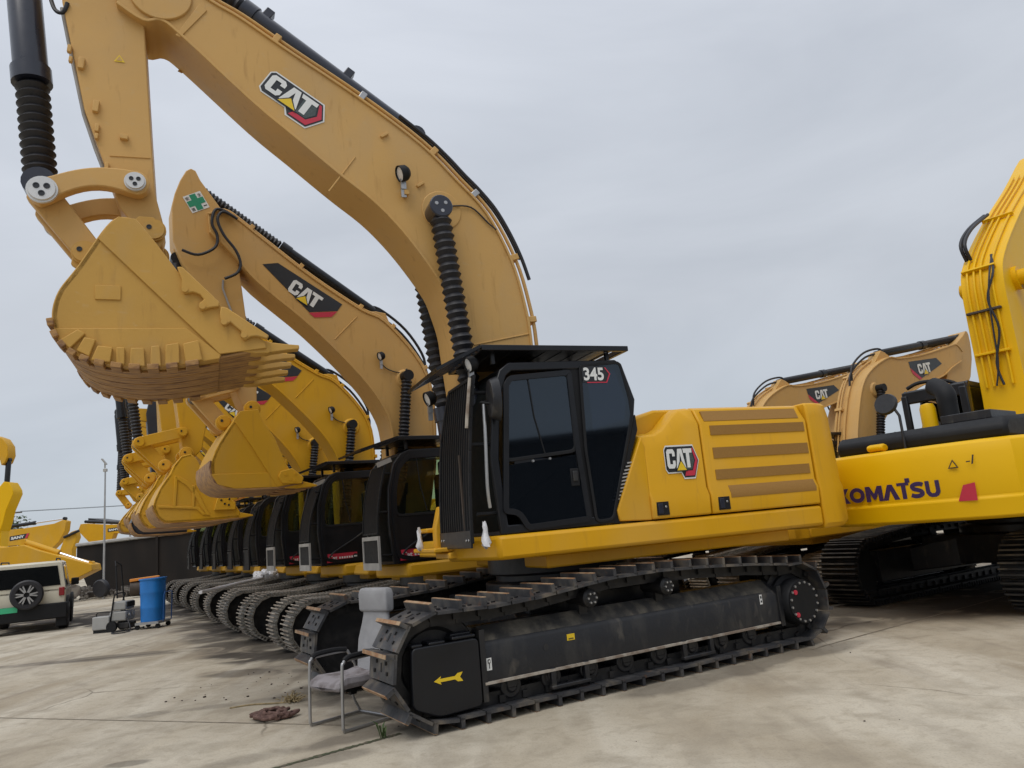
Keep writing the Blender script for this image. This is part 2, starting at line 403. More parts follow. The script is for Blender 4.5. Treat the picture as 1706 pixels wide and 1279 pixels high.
    if detail:
        for k in range(8):
            x = 1.42 - k * .415
            W = MB(s, xf)
            W.lathe([(-.15, .05), (-.15, .10), (-.1, .112), (.08, .112), (.14, .10), (.14, .05), (.16, .05), (.16, 0)], (x, yc, .225), (0, side, 0), 18)
            W.box((x, yc + side * .145, .25), (.10, .04, .08))
            W.build('track_roller', [FRAME, FRAME], tr, bevel=.01)
        for x0 in (1.02, -.52):
            W = MB(s, xf); yo = yc + side * (o - .10)
            W.box((x0, yo, .23), (.05, .05, .16)); W.box((x0 - .36, yo, .23), (.05, .05, .16)); W.box((x0 - .18, yo, .145), (.42, .06, .035))
            W.build('track_guard', FRAME, tr, bevel=.008)
    # side frame: a sloped box beam with a ledge along its foot
    F = MB(s, xf); y1 = yc + side * (o - .10); y0 = yc - side * .16
    sec = [(y0, .30), (y1, .30), (y1, .585), (y1 - side * .02, .62), (yc + side * .02, .735), (y0, .735)]
    F.loft([[(x, a, b) for a, b in sec] for x in (1.70, -1.93)])
    F.m = 1; F.loft([[(x, a, b) for a, b in ((y1 - side * .025, .6255), (yc + side * .02, .738), (yc + side * .02, .742), (y1 - side * .03, .633))] for x in (1.66, -1.88)])
    F.m = 2; F.box((-.1, y1 + side * .012, .292), (3.6, .03, .022))
    F.m = 0; F.box((-1.95, y1 - side * .03, .46), (.06, .10, .42)); F.box((1.70, y1 - side * .04, .44), (.05, .13, .58))
    F.build('side_frame', [FRAME, FRTOP, GRIT if detail else FRAME], tr, bevel=.012)
    if detail:
        G = MB(s, xf); ya = yc + side * (o - .06)
        prof = rounded([(1.74, .13), (1.74, .675), (2.345, .675), (2.36, .21), (2.13, .115)], .05, 3)
        G.prism(prof, ya, ya - side * .05)
        for x0, x1 in ((1.76, 1.98), (2.04, 2.19), (2.24, 2.34)):
            G.box(((x0 + x1) / 2, ya - side * .16, .684 + .012 * (x0 < 1.8)), (x1 - x0, .30, .03))
        G.box((1.87, ya - side * .13, .715), (.19, .12, .03))
        g = G.build('idler_guard', BLACK if kind == 'single' else FRAME, tr, bevel=.012)
        if kind == 'single' and side > 0:
            D = Decal(xf @ Vector((2.17, ya, .395)), xf @ Vector((-1, 0, 0)), (0, 0, 1), xf @ Vector((0, 1, 0)))
            arrow(D, .26, .065); D.build('arrow_decal', g)
            def FD(): return Decal(xf @ Vector((1.665, y1, .39)), xf @ Vector((-1, 0, 0)), (0, 0, 1), xf @ Vector((0, 1, 0)))
            D = FD(); D.poly([(0, 0), (.05, 0), (.05, .10), (0, .10)], WHITE, 1)
            D.poly(rounded([(.012, .055), (.038, .055), (.038, .09), (.012, .09)], .01), DARKD, 2)
            D.poly(rounded([(.018, .063), (.032, .063), (.032, .082), (.018, .082)], .006), WHITE, 3)
            D.poly([(.022, .015), (.03, .015), (.03, .055), (.022, .055)], DARKD, 2); D.build('tie_down_decal', tr)
            D = FD(); D.poly([(3.32, .12), (3.36, .12), (3.36, .22), (3.32, .22)], WHITE, 1)
            D.poly([(3.33, .14), (3.35, .14), (3.35, .16), (3.33, .16)], DARKD, 2); D.poly([(3.33, .18), (3.35, .18), (3.35, .205), (3.33, .205)], DARKD, 2); D.build('tie_down_decal', tr)
            D = FD(); D.poly([(.83, .12), (.915, .12), (.915, .175), (.83, .175)], YELD, 1)
            D.poly([(.845, .13), (.90, .13), (.90, .138), (.845, .138)], DARKD, 2); D.build('warning_decal', tr)
            D = FD(); D.poly([(.60 + .028 * math.cos(t * .37), .10 + .03 * math.sin(t * .37)) for t in range(17)], DARKD, 1); D.build('frame_hole', tr)
    return tr
def undercarriage(par, s, kind, rot, gauge=2.30, w=.56, detail=True):
    xf = Matrix.Rotation(rot, 4, 'Z')
    for sd in (1, -1): track(par, s, sd * gauge / 2, w, kind, rot, sd, detail)
    C = MB(s, xf)
    C.box((0, 0, .66), (1.9, gauge - .5, .40))
    for a in (1, -1):
        for b in (1, -1):
            C.loft([[(a * .5, b * .5, .45), (a * .9, b * .3, .45), (a * .9, b * .3, .86), (a * .5, b * .5, .86)],
                    [(a * .75, b * (gauge / 2 - .1), .36), (a * 1.15, b * (gauge / 2 - .1), .36), (a * 1.15, b * (gauge / 2 - .1), .70), (a * .75, b * (gauge / 2 - .1), .70)]])
    C.lathe([(0, .82), (.12, .82), (.12, .70), (.2, .70), (.2, .78), (.42, .78), (.42, .3)], (0, 0, .86), (0, 0, 1), 40)
    C.build('carbody', FRAME, par, bevel=.015)

# ------------------------------------------------------------------ rams, pipes
def boot_profile(L, r, pitch):
    n = max(3, int(L / pitch)); out = [(0, r * .7)]
    for i in range(n):
        out += [(L * i / n + .001, r * .74), (L * (i + .5) / n, r)]
    return out + [(L, r * .74), (L, 0)]
def ram(par, name, p, q, r, split, boot=True, body=NAVY, eye=True, pitch=.06, rodname='rod_boot', n=22):
    """hydraulic ram from its barrel foot p to its rod eye q; split is the barrel's share of the length"""
    p = Vector(p); q = Vector(q); d = (q - p); L = d.length; d.normalize()
    B = MB(); m = p + d * (L * split)
    B.lathe([(0, r * .6), (r, r), (L * split - .16, r), (L * split - .16, r * 1.16), (L * split, r * 1.16), (L * split, 0)], p, d, n)
    if eye:
        B.lathe([(-r * .9, 0), (-r * .9, r * .9), (r * .9, r * .9), (r * .9, 0)], p, Vector((0, 1, 0)), 18)
    b = B.build(name, body, par)
    K = MB()
    if boot: K.lathe(boot_profile(L * (1 - split) - r * .9, r * .98, pitch), m + d * .01, d, n)
    else: K.cyl(m, q - d * r * .6, r * .5, 16)
    K.build(rodname, RUB if boot else CHROME, b)
    K = MB(); K.lathe([(-r * .9, 0), (-r * .9, r * .95), (r * .9, r * .95), (r * .9, 0)], q, Vector((0, 1, 0)), 18)
    K.cyl(q - d * (r * .9), q, r * .55, 12)
    K.build('rod_eye', body, b)
    return b

def pin_cap(par, c, r, side, holes=3, m=PIN, depth=.05):
    P = MB(); c = Vector(c)
    P.lathe([(0, r * 1.12), (depth * .6, r * 1.12), (depth * .6, r), (depth, r * .95), (depth, 0)], c, (0, side, 0), 24)
    P.m = 1
    for k in range(holes):
        a = 2 * math.pi * k / holes + .5
        o = c + Vector((math.cos(a) * r * .42, side * depth, math.sin(a) * r * .42))
        P.lathe([(0, r * .24), (.006, r * .24), (.006, r * .15), (.002, r * .15), (.002, 0)], o, (0, side, 0), 12)
    P.build('pin_cap', [m, STEEL if m in (BLACK, MATTE) else DARKD], par)

# ------------------------------------------------------------------ front: boom, stick, bucket
def boom_body(par, top, bot, hw, paint, rim=.022):
    """box boom: top and bottom outlines run from the foot to the tip"""
    B = MB()
    T = smooth_line(top, 4); Bo = smooth_line(bot, 4)
    B.prism(T + Bo[::-1], -hw, hw)
    def strip(line, d):
        a = shift_line(line, d); b = shift_line(line, d - .03 * (1 if d > 0 else -1))
        secs = [[(p[0], -hw - rim, p[1]), (p[0], hw + rim, p[1]), (q[0], hw + rim, q[1]), (q[0], -hw - rim, q[1])] for p, q in zip(a, b)]
        B.loft(secs)
    strip(T, -.016); strip(Bo, .016)
    return B.build('boom', paint, par, bevel=.006, angle=25)
def pipe_run(par, line, y, r, m, n=8, name='hydraulic_pipe'):
    P = MB(); P.tube([(q[0], y if len(q) < 3 else q[2], q[1]) for q in smooth_line(line, 4)] if len(line[0]) == 2 else smooth3(line), r, n)
    return P.build(name, m, par)
def smooth3(pts, k=5):
    P = [Vector(p) for p in pts]; out = []
    for i in range(len(P) - 1):
        a, b, c, d = P[max(i - 1, 0)], P[i], P[i + 1], P[min(i + 2, len(P) - 1)]
        for j in range(k):
            t = j / k; out.append(0.5 * ((2 * b) + (c - a) * t + (2 * a - 5 * b + 4 * c - d) * t * t + (3 * b - a - 3 * c + d) * t ** 3))
    out.append(P[-1]); return out
def hose(par, pts, r=.018, m=RUB, name='hydraulic_hose'):
    P = MB(); P.tube(smooth3(pts), r, 8); return P.build(name, m, par)
def work_lamp(par, c, yout, s=1.0, tilt=0.0):
    L = MB(); c = Vector(c)
    L.lathe([(0, .05 * s), (.03 * s, .075 * s), (.10 * s, .08 * s), (.10 * s, .07 * s), (.085 * s, .065 * s), (.085 * s, 0)], c + Vector((-.05 * s, 0, 0)), Vector((.94, .1, -.34 + tilt)), 18)
    L.m = 1; L.lathe([(0, 0), (0, .064 * s), (.006, 0)], c + Vector((-.05 * s, 0, 0)) + Vector((.94, .1, -.34 + tilt)).normalized() * .088 * s, Vector((.94, .1, -.34 + tilt)), 18)
    L.m = 2; L.box(c + Vector((0, -yout * .03 * s, -.11 * s)), (.05 * s, .04 * s, .12 * s)); L.box(c + Vector((0, -yout * .03 * s, -.2 * s)), (.05 * s, .015 * s, .10 * s))
    return L.build('work_lamp', [MATTE, LAMPW, STEEL], par)

def bucket(par, prof, lip, hw, paint, wear, teeth=5, shell=.05, edge=None, tooth_len=.30, tdir=(-1, .08), detail=True, tips=None):
    """prof: outside outline of the shell in (x,z) from the lip round the heel to the top; edge: front edge of the side plate, top to lip"""
    B = MB()
    inn = shift_line(prof, shell * -1)
    ctr = Vector((sum(p[0] for p in prof) / len(prof), sum(p[1] for p in prof) / len(prof)))
    if (Vector(inn[len(inn) // 2]) - ctr).length > (Vector(prof[len(prof) // 2]) - ctr).length: inn = shift_line(prof, shell)
    B.loft([[(p[0], -hw, p[1]), (p[0], hw, p[1]), (q[0], hw, q[1]), (q[0], -hw, q[1])] for p, q in zip(prof, inn)])
    side = inset(prof + edge, .004)
    for sd in (1, -1):
        B.prism(side, sd * hw, sd * (hw - .04))
    return B, inn

# ------------------------------------------------------------------ cab and house
def cab(par, prof, y0, y1, door, pane, quarter, gl, lower=1.0, split=True, seat=True, sill=0.75):
    """prof: side outline; door: door outline; pane: door window; quarter: rear side window"""
    z0 = min(p[1] for p in prof); zt = max(p[1] for p in prof)
    B = MB(); inn = inset(prof, .085)
    for ya, yb in ((y1 - .05, y1), (y0, y0 + .05)): B.ring(prof, inn, ya, yb)
    xs = [p[0] for p in prof]
    # roof, floor, back and front posts
    n = len(prof)
    for i in range(n):
        a, b = prof[i], prof[(i + 1) % n]; ai, bi = inn[i], inn[(i + 1) % n]
        horizontal = abs(a[1] - b[1]) < .25 * abs(a[0] - b[0]) + .001
        front = min(a[0], b[0]) > max(xs) - .32
        if horizontal or (not front):
            if horizontal or max(a[1], b[1]) < z0 + 1.0 or abs(a[1] - b[1]) < .2:
                B.loft([[(a[0], y, a[1]), (b[0], y, b[1]), (bi[0], y, bi[1]), (ai[0], y, ai[1])] for y in (y0 + .05, y1 - .05)])
    c = B.build('cab', BLACK, par, bevel=.012)
    P = MB(); xd = min(p[0] for p in door)
    if quarter:
        zq = [p[1] for p in quarter]; xq = max(p[0] for p in quarter); P.prism([(xd + .14, max(zq) + .03), (xq - .10, max(zq) + .03), (xq - .10, min(zq) - .02), (xd + .06, min(zq) - .02)], y1 - .06, y1 - .012); P.build('door_post', MATTE, c)
    # lower wall on the off side and rear wall up to the sill
    zs = z0 + (zt - z0) * .42
    xr = min(xs)
    W = MB(); W.prism([(max(xs) - .12, z0 + .04), (max(xs) - .10, zs), (xr + .12, zs), (xr + .4 * (prof[-1][0] - xr) + .08, z0 + .04)], y0 + .01, y0 + .04)
    W.build('wall', BLACK, c)
    G = MB()
    up = [(inn_p[0], max(inn_p[1], zs)) for inn_p in inn]
    G.prism(up, y0 + .02, y0 + .028)
    G.build('off_side_window', gl, c)
    F = MB(); fr = [p for p in prof if p[0] > max(xs) - .32]
    fr = sorted(fr, key=lambda p: p[1])
    F.loft([[(p[0] - .035, y0 + .06, p[1]), (p[0] - .035, y1 - .06, p[1]), (p[0] - .043, y1 - .06, p[1]), (p[0] - .043, y0 + .06, p[1])] for p in fr])
    F.build('windscreen', SCREEN, c)
    # door
    D = MB(); di = inset(door, .055)
    D.ring(door, di, y1 - .01, y1 + .022)
    pz = min(p[1] for p in pane)
    low = [q for q in di]
    D.prism([(q[0], min(q[1], pz - .02)) for q in di], y1 - .005, y1 + .010)
    d = D.build('door', BLACK, c, bevel=.006)
    D = MB(); pi = inset(pane, -.035); D.ring(pi, pane, y1, y1 + .016); D.build('window_frame', MATTE, d, bevel=.004)
    D = MB(); D.prism(pane, y1 + .002, y1 + .008); D.build('window', gl, d)
    if split:
        D = MB(); xm = sum(p[0] for p in pane) / len(pane) - .02; zb = min(p[1] for p in pane); ztp = max(p[1] for p in pane)
        D.tube([(xm + .05, y1 + .012, ztp - .01), (xm + .02, y1 + .012, (zb + ztp) / 2), (xm - .06, y1 + .012, zb + .02)], .008, 6); D.build('window_divider', MATTE, d)
    D = MB(); x, z = min(p[0] for p in di) + .09, pz - .22
    D.box((x, y1 + .018, z), (.09, .02, .17)); D.m = 1; D.box((x, y1 + .03, z + .01), (.05, .02, .10)); D.build('door_handle', [MATTE, FRAME], d, bevel=.006)
    if quarter:
        D = MB(); D.ring(inset(quarter, -.03), quarter, y1 - .002, y1 + .012); D.build('quarter_window_frame', MATTE, c, bevel=.004)
        D = MB(); D.prism(quarter, y1 - .001, y1 + .006); D.build('quarter_window', gl, c)
    if seat:
        S = MB(); xm = sum(xs) / len(xs) - .1; ym = (y0 + y1) / 2
        S.box((xm, ym, z0 + .45), (.5, .48, .14)); S.box((xm - .27, ym, z0 + .82), (.14, .46, .72)); S.box((xm - .28, ym, z0 + 1.27), (.10, .26, .2)); S.box((xm, ym, z0 + .2), (.3, .3, .4))
        for b in (-1, 1): S.box((xm + .1, ym + b * .3, z0 + .55), (.5, .1, .22))
        S.build('driver_seat', SEAT, c, bevel=.04)
    return c

def bar_guard(par, poly, x0, x1, nbars, vertical=True, rim=.035, name='front_guard', frame=MATTE, inner=MATTE):
    """barred guard in front of a cab: poly is its (y,z) outline, x0/x1 the distance out at its foot and top"""
    z0 = min(p[1] for p in poly); z1 = max(p[1] for p in poly)
    X = lambda z: x0 + (x1 - x0) * max(0, (z - z0) / (z1 - z0)) ** 2
    B = MB(); inn = inset(poly, rim); n = len(poly)
    for i in range(n):
        j = (i + 1) % n
        k = 5
        for t in range(k):
            def L(a, b, t): return (a[0] + (b[0] - a[0]) * t, a[1] + (b[1] - a[1]) * t)
            qs = [L(poly[i], poly[j], t / k), L(poly[i], poly[j], (t + 1) / k), L(inn[i], inn[j], (t + 1) / k), L(inn[i], inn[j], t / k)]
            B.loft([[(X(q[1]) + d, q[0], q[1]) for q in qs] for d in (0, .03)])
    g = B.build(name, frame, par, bevel=.006)
    B = MB(); y0 = min(p[0] for p in inn); y1 = max(p[0] for p in inn)
    for k in range(1, nbars + 1):
        y = y0 + (y1 - y0) * k / (nbars + 1)
        zs = [z0 + rim + (z1 - z0 - 2 * rim) * t / 8 for t in range(9)]
        B.loft([[(X(z), y - .010, z), (X(z) + .022, y - .010, z), (X(z) + .022, y + .010, z), (X(z), y + .010, z)] for z in zs])
    for t in (.25, .5, .75):
        z = z0 + (z1 - z0) * t; B.box((X(z) - .006, (y0 + y1) / 2, z), (.012, y1 - y0, .02))
    B.build('guard_bars', inner, g)
    return g

def roof_guard(par, x0, x1, xv, zt, zv, y0, y1, solid=True):
    B = MB(); 
    for y in (y0, y1): B.box(((x0 + x1) / 2, y, zt), (x1 - x0, .05, .055))
    for x in (x0 + .025, x1 - .025): B.box((x, (y0 + y1) / 2, zt), (.05, y1 - y0, .055))
    for k in range(1, 9): B.box((x0 + (x1 - x0) * k / 9, (y0 + y1) / 2, zt - .004), (.035, y1 - y0, .035))
    B.box(((x0 + x1) / 2 + .09, (y0 + y1) / 2, zt - .012), ((x1 - x0) * .84, y1 - y0 - .06, .012))
    for x in (x0 + .2, x1 - .15):
        for y in (y0 + .12, y1 - .1): B.box((x, y, zt - .08), (.04, .04, .13))
    g = B.build('roof_guard', BLACK, par, bevel=.006)
    V = MB(); a = Vector((x1, 0, zt)); b = Vector((xv, 0, zv)); d = (b - a).normalized(); n = Vector((-d.z, 0, d.x))
    def bar(p, q, y, w):
        V.loft([[(p.x, y - w, p.z), (p.x, y + w, p.z), (p.x + n.x * .03, y + w, p.z + n.z * .03), (p.x + n.x * .03, y - w, p.z + n.z * .03)],
                [(q.x, y - w, q.z), (q.x, y + w, q.z), (q.x + n.x * .03, y + w, q.z + n.z * .03), (q.x + n.x * .03, y - w, q.z + n.z * .03)]])
    for y in (y0, y1): bar(a, b, y, .028)
    for k in range(1, 8): bar(a, b, y0 + (y1 - y0) * k / 8, .012)
    L = (b - a).length
    bar(b - d * .05, b, (y0 + y1) / 2, (y1 - y0) / 2)
    V.build('visor', BLACK, g)
    return g

def house(par, s, paint, rich=True):
    """deck, engine housing with its doors and grilles, counterweight; the cab comes on top of it"""
    D = MB(s)
    prof = [(1.66, 1.325), (1.655, 1.40), (1.12, 1.49), (-2.70, 1.49), (-2.70, 1.262), (-.55, 1.262), (1.14, 1.272)]
    D.prism([(-2.70, 1.30), (1.10, 1.30), (1.17, 1.27), (1.385, .40), (1.36, .30), (1.25, .26), (-2.70, .26)], 1.268, 1.49, 'z'); d = D.build('deck', paint, par, bevel=.035)
    D = MB(s); D.prism([(.95, 1.28), (.95, 1.47), (-2.70, 1.47), (-2.70, 1.27)], -.5, .255); D.build('deck_middle', paint, par, bevel=.02)
    D = MB(s); D.prism([(1.25, 1.30), (1.2, 1.48), (-2.70, 1.48), (-2.70, 1.265), (.6, 1.275)], -1.30, -.505); D.build('deck_side', paint, par, bevel=.03)
    D = MB(s); D.box((-.9, 0, 1.20), (3.0, 2.1, .13)); D.build('underside_plate', paint, d, bevel=.02)
    E = MB(s); E.prism([(-.6, 1.495), (-2.705, 1.495), (-2.705, 2.52), (-1.05, 2.52), (-.6, 2.28)], -1.22, 1.05)
    h = E.build('engine_housing', MATTE, par)
    E = MB(s); E.prism([(-.40, 2.30), (-.40, 2.53), (-.86, 2.665), (-2.6, 2.672), (-2.6, 2.3)], -1.0, 1.0); E.build('hood', paint, h, bevel=.03)
    # near side doors: cross-section with a bulged foot and a sloped shoulder
    def sec(x, top):
        k = (top - 2.38) / .26
        return [(x, 1.0, 1.505), (x, 1.30, 1.505), (x, 1.312, 1.70), (x, 1.275, 1.79), (x, 1.275, top - .20), (x, 1.20 - .02 * k, top - .03), (x, 1.10, top), (x, 1.0, top)]
    P = MB(s); P.loft([sec(-.50, 2.385), sec(-.70, 2.40), sec(-.80, 2.45), sec(-.96, 2.60), sec(-1.04, 2.645), sec(-1.216, 2.655)])
    p1 = P.build('side_panel', paint, h, bevel=.018)
    P = MB(s); P.loft([sec(-1.232, 2.655), sec(-2.694, 2.65)])
    p2 = P.build('engine_door', paint, h, bevel=.018)
    if rich:
        for (za, zb, xa, xb) in ((2.33, 2.432, -1.35, -2.645), (2.08, 2.195, -1.35, -2.655), (1.855, 1.96, -1.345, -2.63)):
            G = MB(s); G.box(((xa + xb) / 2, 1.272, (za + zb) / 2), (abs(xa - xb), .02, zb - za)); G.build('vent_grille', GRILLE, p2)
        G = MB(s); G.loft([[(xx, 1.312, 1.655), (xx, 1.3165, 1.70), (xx, 1.2805, 1.785), (xx, 1.265, 1.78), (xx, 1.30, 1.66)] for xx in (-1.48, -2.65)]); G.build('vent_grille', GRILLE, p2)
        G = MB(s); G.loft([[(xx, 1.265, 2.485), (xx, 1.217, 2.60), (xx, 1.20, 2.595), (xx, 1.25, 2.48)] for xx in (-1.30, -2.60)]); G.build('vent_grille', GRILLE, p2)
        for x, par2 in ((-.62, p1), (-1.38, p2)):
            G = MB(s); G.box((x, 1.306, 1.605), (.145, .014, .135)); G.m = 1; G.box((x + .03, 1.313, 1.605), (.055, .016, .10)); G.m = 2; G.cyl((x - .035, 1.31, 1.62), (x - .035, 1.319, 1.62), .012, 10)
            G.build('door_latch', [MATTE, NAVY, STEEL], par2, bevel=.004)
    # counterweight, rounded in plan
    half = [(-2.712, 1.305), (-2.90, 1.305), (-3.08, 1.25), (-3.34, 1.02), (-3.56, .62), (-3.66, .2)]
    plan = half + [(x, -y) for x, y in half[::-1]]
    def lay(z, k): return [((x + 2.712) * k - 2.712, y * (1 - (1 - k) * .25), z) for x, y in plan]
    C = MB(s); C.loft([lay(1.235, .90), lay(1.29, 1.0), lay(1.68, 1.0), lay(1.76, .965), lay(2.50, .945), lay(2.62, .91), lay(2.655, .84)])
    C.build('counterweight', paint, par, bevel=.02, angle=30)
    # yellow cheek between cab and engine door, and the dark strip with slots
    return d, h, p1, p2

# ================================================================== the main excavator
def build_main():
    root = empty('excavator', (0.324, 8.606, 0.000), heading(247.1))
    tag(root, 'big yellow crawler excavator in front, black cab marked 345 and bucket raised high', 'excavator', 'crawler excavators parked in the yard')
    undercarriage(root, 1.0, 'single', R(247.1 - 239.4))
    d, h, p1, p2 = house(root, 1.0, YEL)
    D = Decal((0, 1.2785, 0), (-1, 0, 0), (0, 0, 1), (0, 1, 0))
    hex_logo(D, .735, 2.00, .40, .20); D.build('logo_decal', p1)
    C = MB(); C.prism([(-0.484, 2.347), (-0.118, 1.625), (-0.137, 1.518), (-0.503, 1.500), (-0.518, 2.234)], 1.16, 1.275); C.build('side_panel', YEL, root, bevel=.012)
    C = MB(); C.prism([(-0.470, 2.585), (-0.476, 2.422), (-0.145, 1.655), (-0.151, 1.495), (-0.043, 1.504), (-0.100, 1.629)], 1.14, 1.245); v = C.build('slotted_strip', MATTE, root, bevel=.006)
    C = MB()
    for k in range(11):
        a = Vector((-0.345, 2.092)).lerp(Vector((-0.122, 1.733)), k / 10)
        C.box((a.x, 1.248, a.y), (.085, .012, .014), Matrix.Rotation(.10, 3, 'Y'))
    C.build('slot', LIGHTRIM, v)
    # cab
    prof = [(1.125, 1.492), (1.165, 2.2), (1.10, 2.80), (1.0, 3.06), (.90, 3.135), (-.30, 3.165), (-.375, 3.12), (-.485, 2.74), (-.44, 2.52), (-.07, 1.50)]
    door = rounded([(0.975, 2.917), (0.917, 3.000), (0.230, 3.057), (0.220, 2.240), (0.172, 1.544), (0.865, 1.511), (0.948, 1.662), (1.091, 1.684)], .05)
    pane = rounded([(0.949, 2.903), (0.900, 2.956), (0.283, 3.000), (0.283, 2.254), (1.004, 2.195)], .05)
    quarter = rounded([(0.105, 3.082), (-0.336, 3.119), (-0.400, 2.749), (-0.406, 2.585), (-0.058, 1.561), (0.105, 1.550), (0.140, 2.237)], .04)
    c = cab(root, prof, .20, 1.25, door, pane, quarter, FILM)
    L = MB(); L.prism([(1.010, 2.132), (0.283, 2.200), (0.225, 1.583), (0.828, 1.552), (0.923, 1.704), (1.043, 1.724)], 1.259, 1.264); L.build('lower_window', FILM, c)
    for q in [(0.746, 2.159), (0.566, 2.173)]:
        L = MB(); L.cyl((q[0], 1.262, q[1]), (q[0], 1.285, q[1]), .012, 10); L.build('latch', STEEL, c)
    D = Decal((0, 1.258, 0), (-1, 0, 0), (0, 0, 1), (0, 1, 0))
    a = (0.091, 2.943); b = (-0.141, 3.079)
    u, w = -a[0], abs(b[0] - a[0]); hgt = b[1] - a[1] + .0
    D.poly([(u - .015, a[1] - .02), (u + w + .01, a[1] - .02), (u + w + .07, a[1] + hgt * .5), (u + w + .02, a[1] + hgt + .015), (u - .015, a[1] + hgt + .015)], DARKD, 1)
    D.text('345', u, a[1], w, hgt, WHITE, 2, bold=.03)
    D.poly([(u + w + .012, a[1] + hgt), (u + w + .062, a[1] + hgt * .5), (u + w + .02, a[1] - .015), (u + .03, a[1] - .015), (u + .03, a[1] - .025), (u + w + .03, a[1] - .025), (u + w + .078, a[1] + hgt * .5), (u + w + .026, a[1] + hgt)], REDD, 2)
    D.build('number_decal', c)
    roof_guard(root, -.45, 1.18, 1.64, 3.275, 3.045, .22, 1.27)
    g = bar_guard(root, [(.27, 1.44), (.27, 2.50), (.42, 3.02), (1.24, 3.02), (1.25, 2.5), (1.25, 1.44)], 1.39, 1.24, 12)
    L = MB(); L.prism([(.275, 1.40), (1.245, 1.40), (1.245, 1.56), (.275, 1.56)], 1.405, 1.425, 'x')
    for q in ((.34, 1.48), (.42, 1.48), (1.13, 1.47), (1.20, 1.47)):
        L.m = 1; L.cyl((1.424, q[0], q[1]), (1.434, q[0], q[1]), .014, 8)
    L.build('kick_plate', [BLACK, STEEL], g, bevel=.004)
    L = MB(); L.tube([(1.315, 1.262, 2.98), (1.37, 1.262, 2.62), (1.385, 1.262, 2.50)], .016, 6); L.build('pale_edge', GRIT, g)
    L = MB(); L.box((1.40, 1.02, 1.9), (.014, .03, .75)); L.build('rusty_bar', BROWNM, g)
    for z in (1.7, 2.35, 2.85):
        L = MB(); L.tube([(1.12, 1.18, z), (1.33, 1.20, z)], .018, 6); L.build('guard_bracket', MATTE, g)
    # mirror, rails, lamps on the cab
    L = MB(); q = (1.118, 2.762)
    L.loft([[(q[0] + .05 * k, 1.33 + .10 * math.cos(t), q[1] + .20 * math.sin(t) * (1 - .1 * k)) for t in [i * math.pi / 8 for i in range(16)]] for k in (-1, -.2, .8)])
    L.m = 1; L.tube([(q[0] + .0, 1.33, q[1] - .05), (q[0] + .10, 1.25, q[1] - .02), (1.10, 1.22, q[1] + .0)], .016, 6)
    L.build('mirror', [FRAME, MATTE], c, bevel=.015)
    L = MB(); L.tube(smooth3([(1.20, 1.27, 2.72), (1.22, 1.30, 2.4), (1.24, 1.30, 1.95), (1.22, 1.27, 1.75)]), .016, 8); L.build('grab_rail', STEEL, c)
    for y, x, z in ((1.16, 1.22, 3.16), (.36, 1.42, 2.98)):
        work_lamp(c, (x + .03, y, z), 1, 1.0)
    # step bracket and platform at the right front
    L = MB(); L.prism([(1.30, 1.36), (1.30, 1.80), (1.40, 1.84), (1.46, 1.62), (1.46, 1.36)], .12, .25); st = L.build('front_step', YEL, root, bevel=.015)
    for y0_, y1_, z, x1_ in ((-.18, .13, 1.60, 1.52), (-.32, .5, 1.395, 1.56)):
        L = MB(); L.box(((1.30 + x1_) / 2, (y0_ + y1_) / 2, z), (x1_ - 1.30, y1_ - y0_, .045)); L.build('tread', YEL, st, bevel=.012)
    L = MB(); L.prism([(1.0, 1.30), (1.0, 1.46), (1.42, 1.36), (1.42, 1.30)], .05, .55); L.build('step_bracket', YEL, st, bevel=.012)
    # ---------------- boom
    top = [(0.234, 2.563), (0.201, 3.584), (0.246, 4.097), (0.361, 4.602), (0.610, 5.139), (0.944, 5.517), (1.343, 5.920), (2.002, 6.389), (2.762, 6.854), (3.248, 7.163), (3.533, 7.308)]
    top = [(.42, 2.05), (.24, 2.6)] + top[1:] + [(3.97, 7.60), (4.25, 7.74), (4.5, 7.62)]
    bot = [(1.195, 3.386), (1.187, 3.500), (1.237, 4.286), (1.437, 4.646), (1.709, 4.936), (1.938, 5.086), (2.282, 5.459), (3.149, 6.190), (3.828, 6.844), (3.996, 6.930)]
    bot = [(.80, 1.95), (.98, 2.6)] + [(1.067, 3.454), (1.095, 3.793), (1.158, 4.053), (1.237, 4.286), (1.452, 4.624), (1.676, 4.917), (1.933, 5.184), (2.282, 5.459), (2.721, 5.829), (3.149, 6.190), (3.828, 6.844), (4.019, 6.982)] + [(4.18, 6.95), (4.42, 7.1)]
    b = boom_body(root, top, bot, .31, TAN)
    L = MB(); o = Vector((4.28, 0, 7.42))
    for sd in (1, -1):
        L = MB(); L.lathe([(0, .30), (.03, .295), (.03, 0)], Vector((4.02, sd * .31, 7.28)), (0, sd, 0), 36); L.build('boss_plate', TAN, b, bevel=.006)
        L = MB(); L.loft([[(q[0], sd * (.31 + dy), q[1]) for q in [(3.651, 7.246), (3.576, 7.183), (3.838, 6.814), (3.883, 6.833)]] for dy in (.001, .012)]); L.build('doubler_plate', TAN, b, bevel=.006)
    for (p, q) in ([(2.093, 5.673), (2.395, 5.241)], [(0.193, 3.702), (0.895, 3.561)]):
        L = MB(); L.tube([(p[0], .312, p[1]), (q[0], .312, q[1])], .009, 6); L.build('weld_seam', TAN, b)
    # letters on the boom
    q0 = Vector((3.000, 6.368)); q1 = Vector((2.557, 6.078)); e = (q1 - q0)
    D = Decal((q0.x, .3125, q0.y), (e.x, 0, e.y), (-e.y * (1 if e.x > 0 else 1), 0, e.x), (0, 1, 0))
    D.v = Vector((e.y, 0, -e.x)).normalized()
    hex_logo(D, -.06, -.02, e.length * 1.32, .215); D.build('logo_decal', b)
    # boss ring, rams
    L = MB(); c0 = (1.149, 5.126)
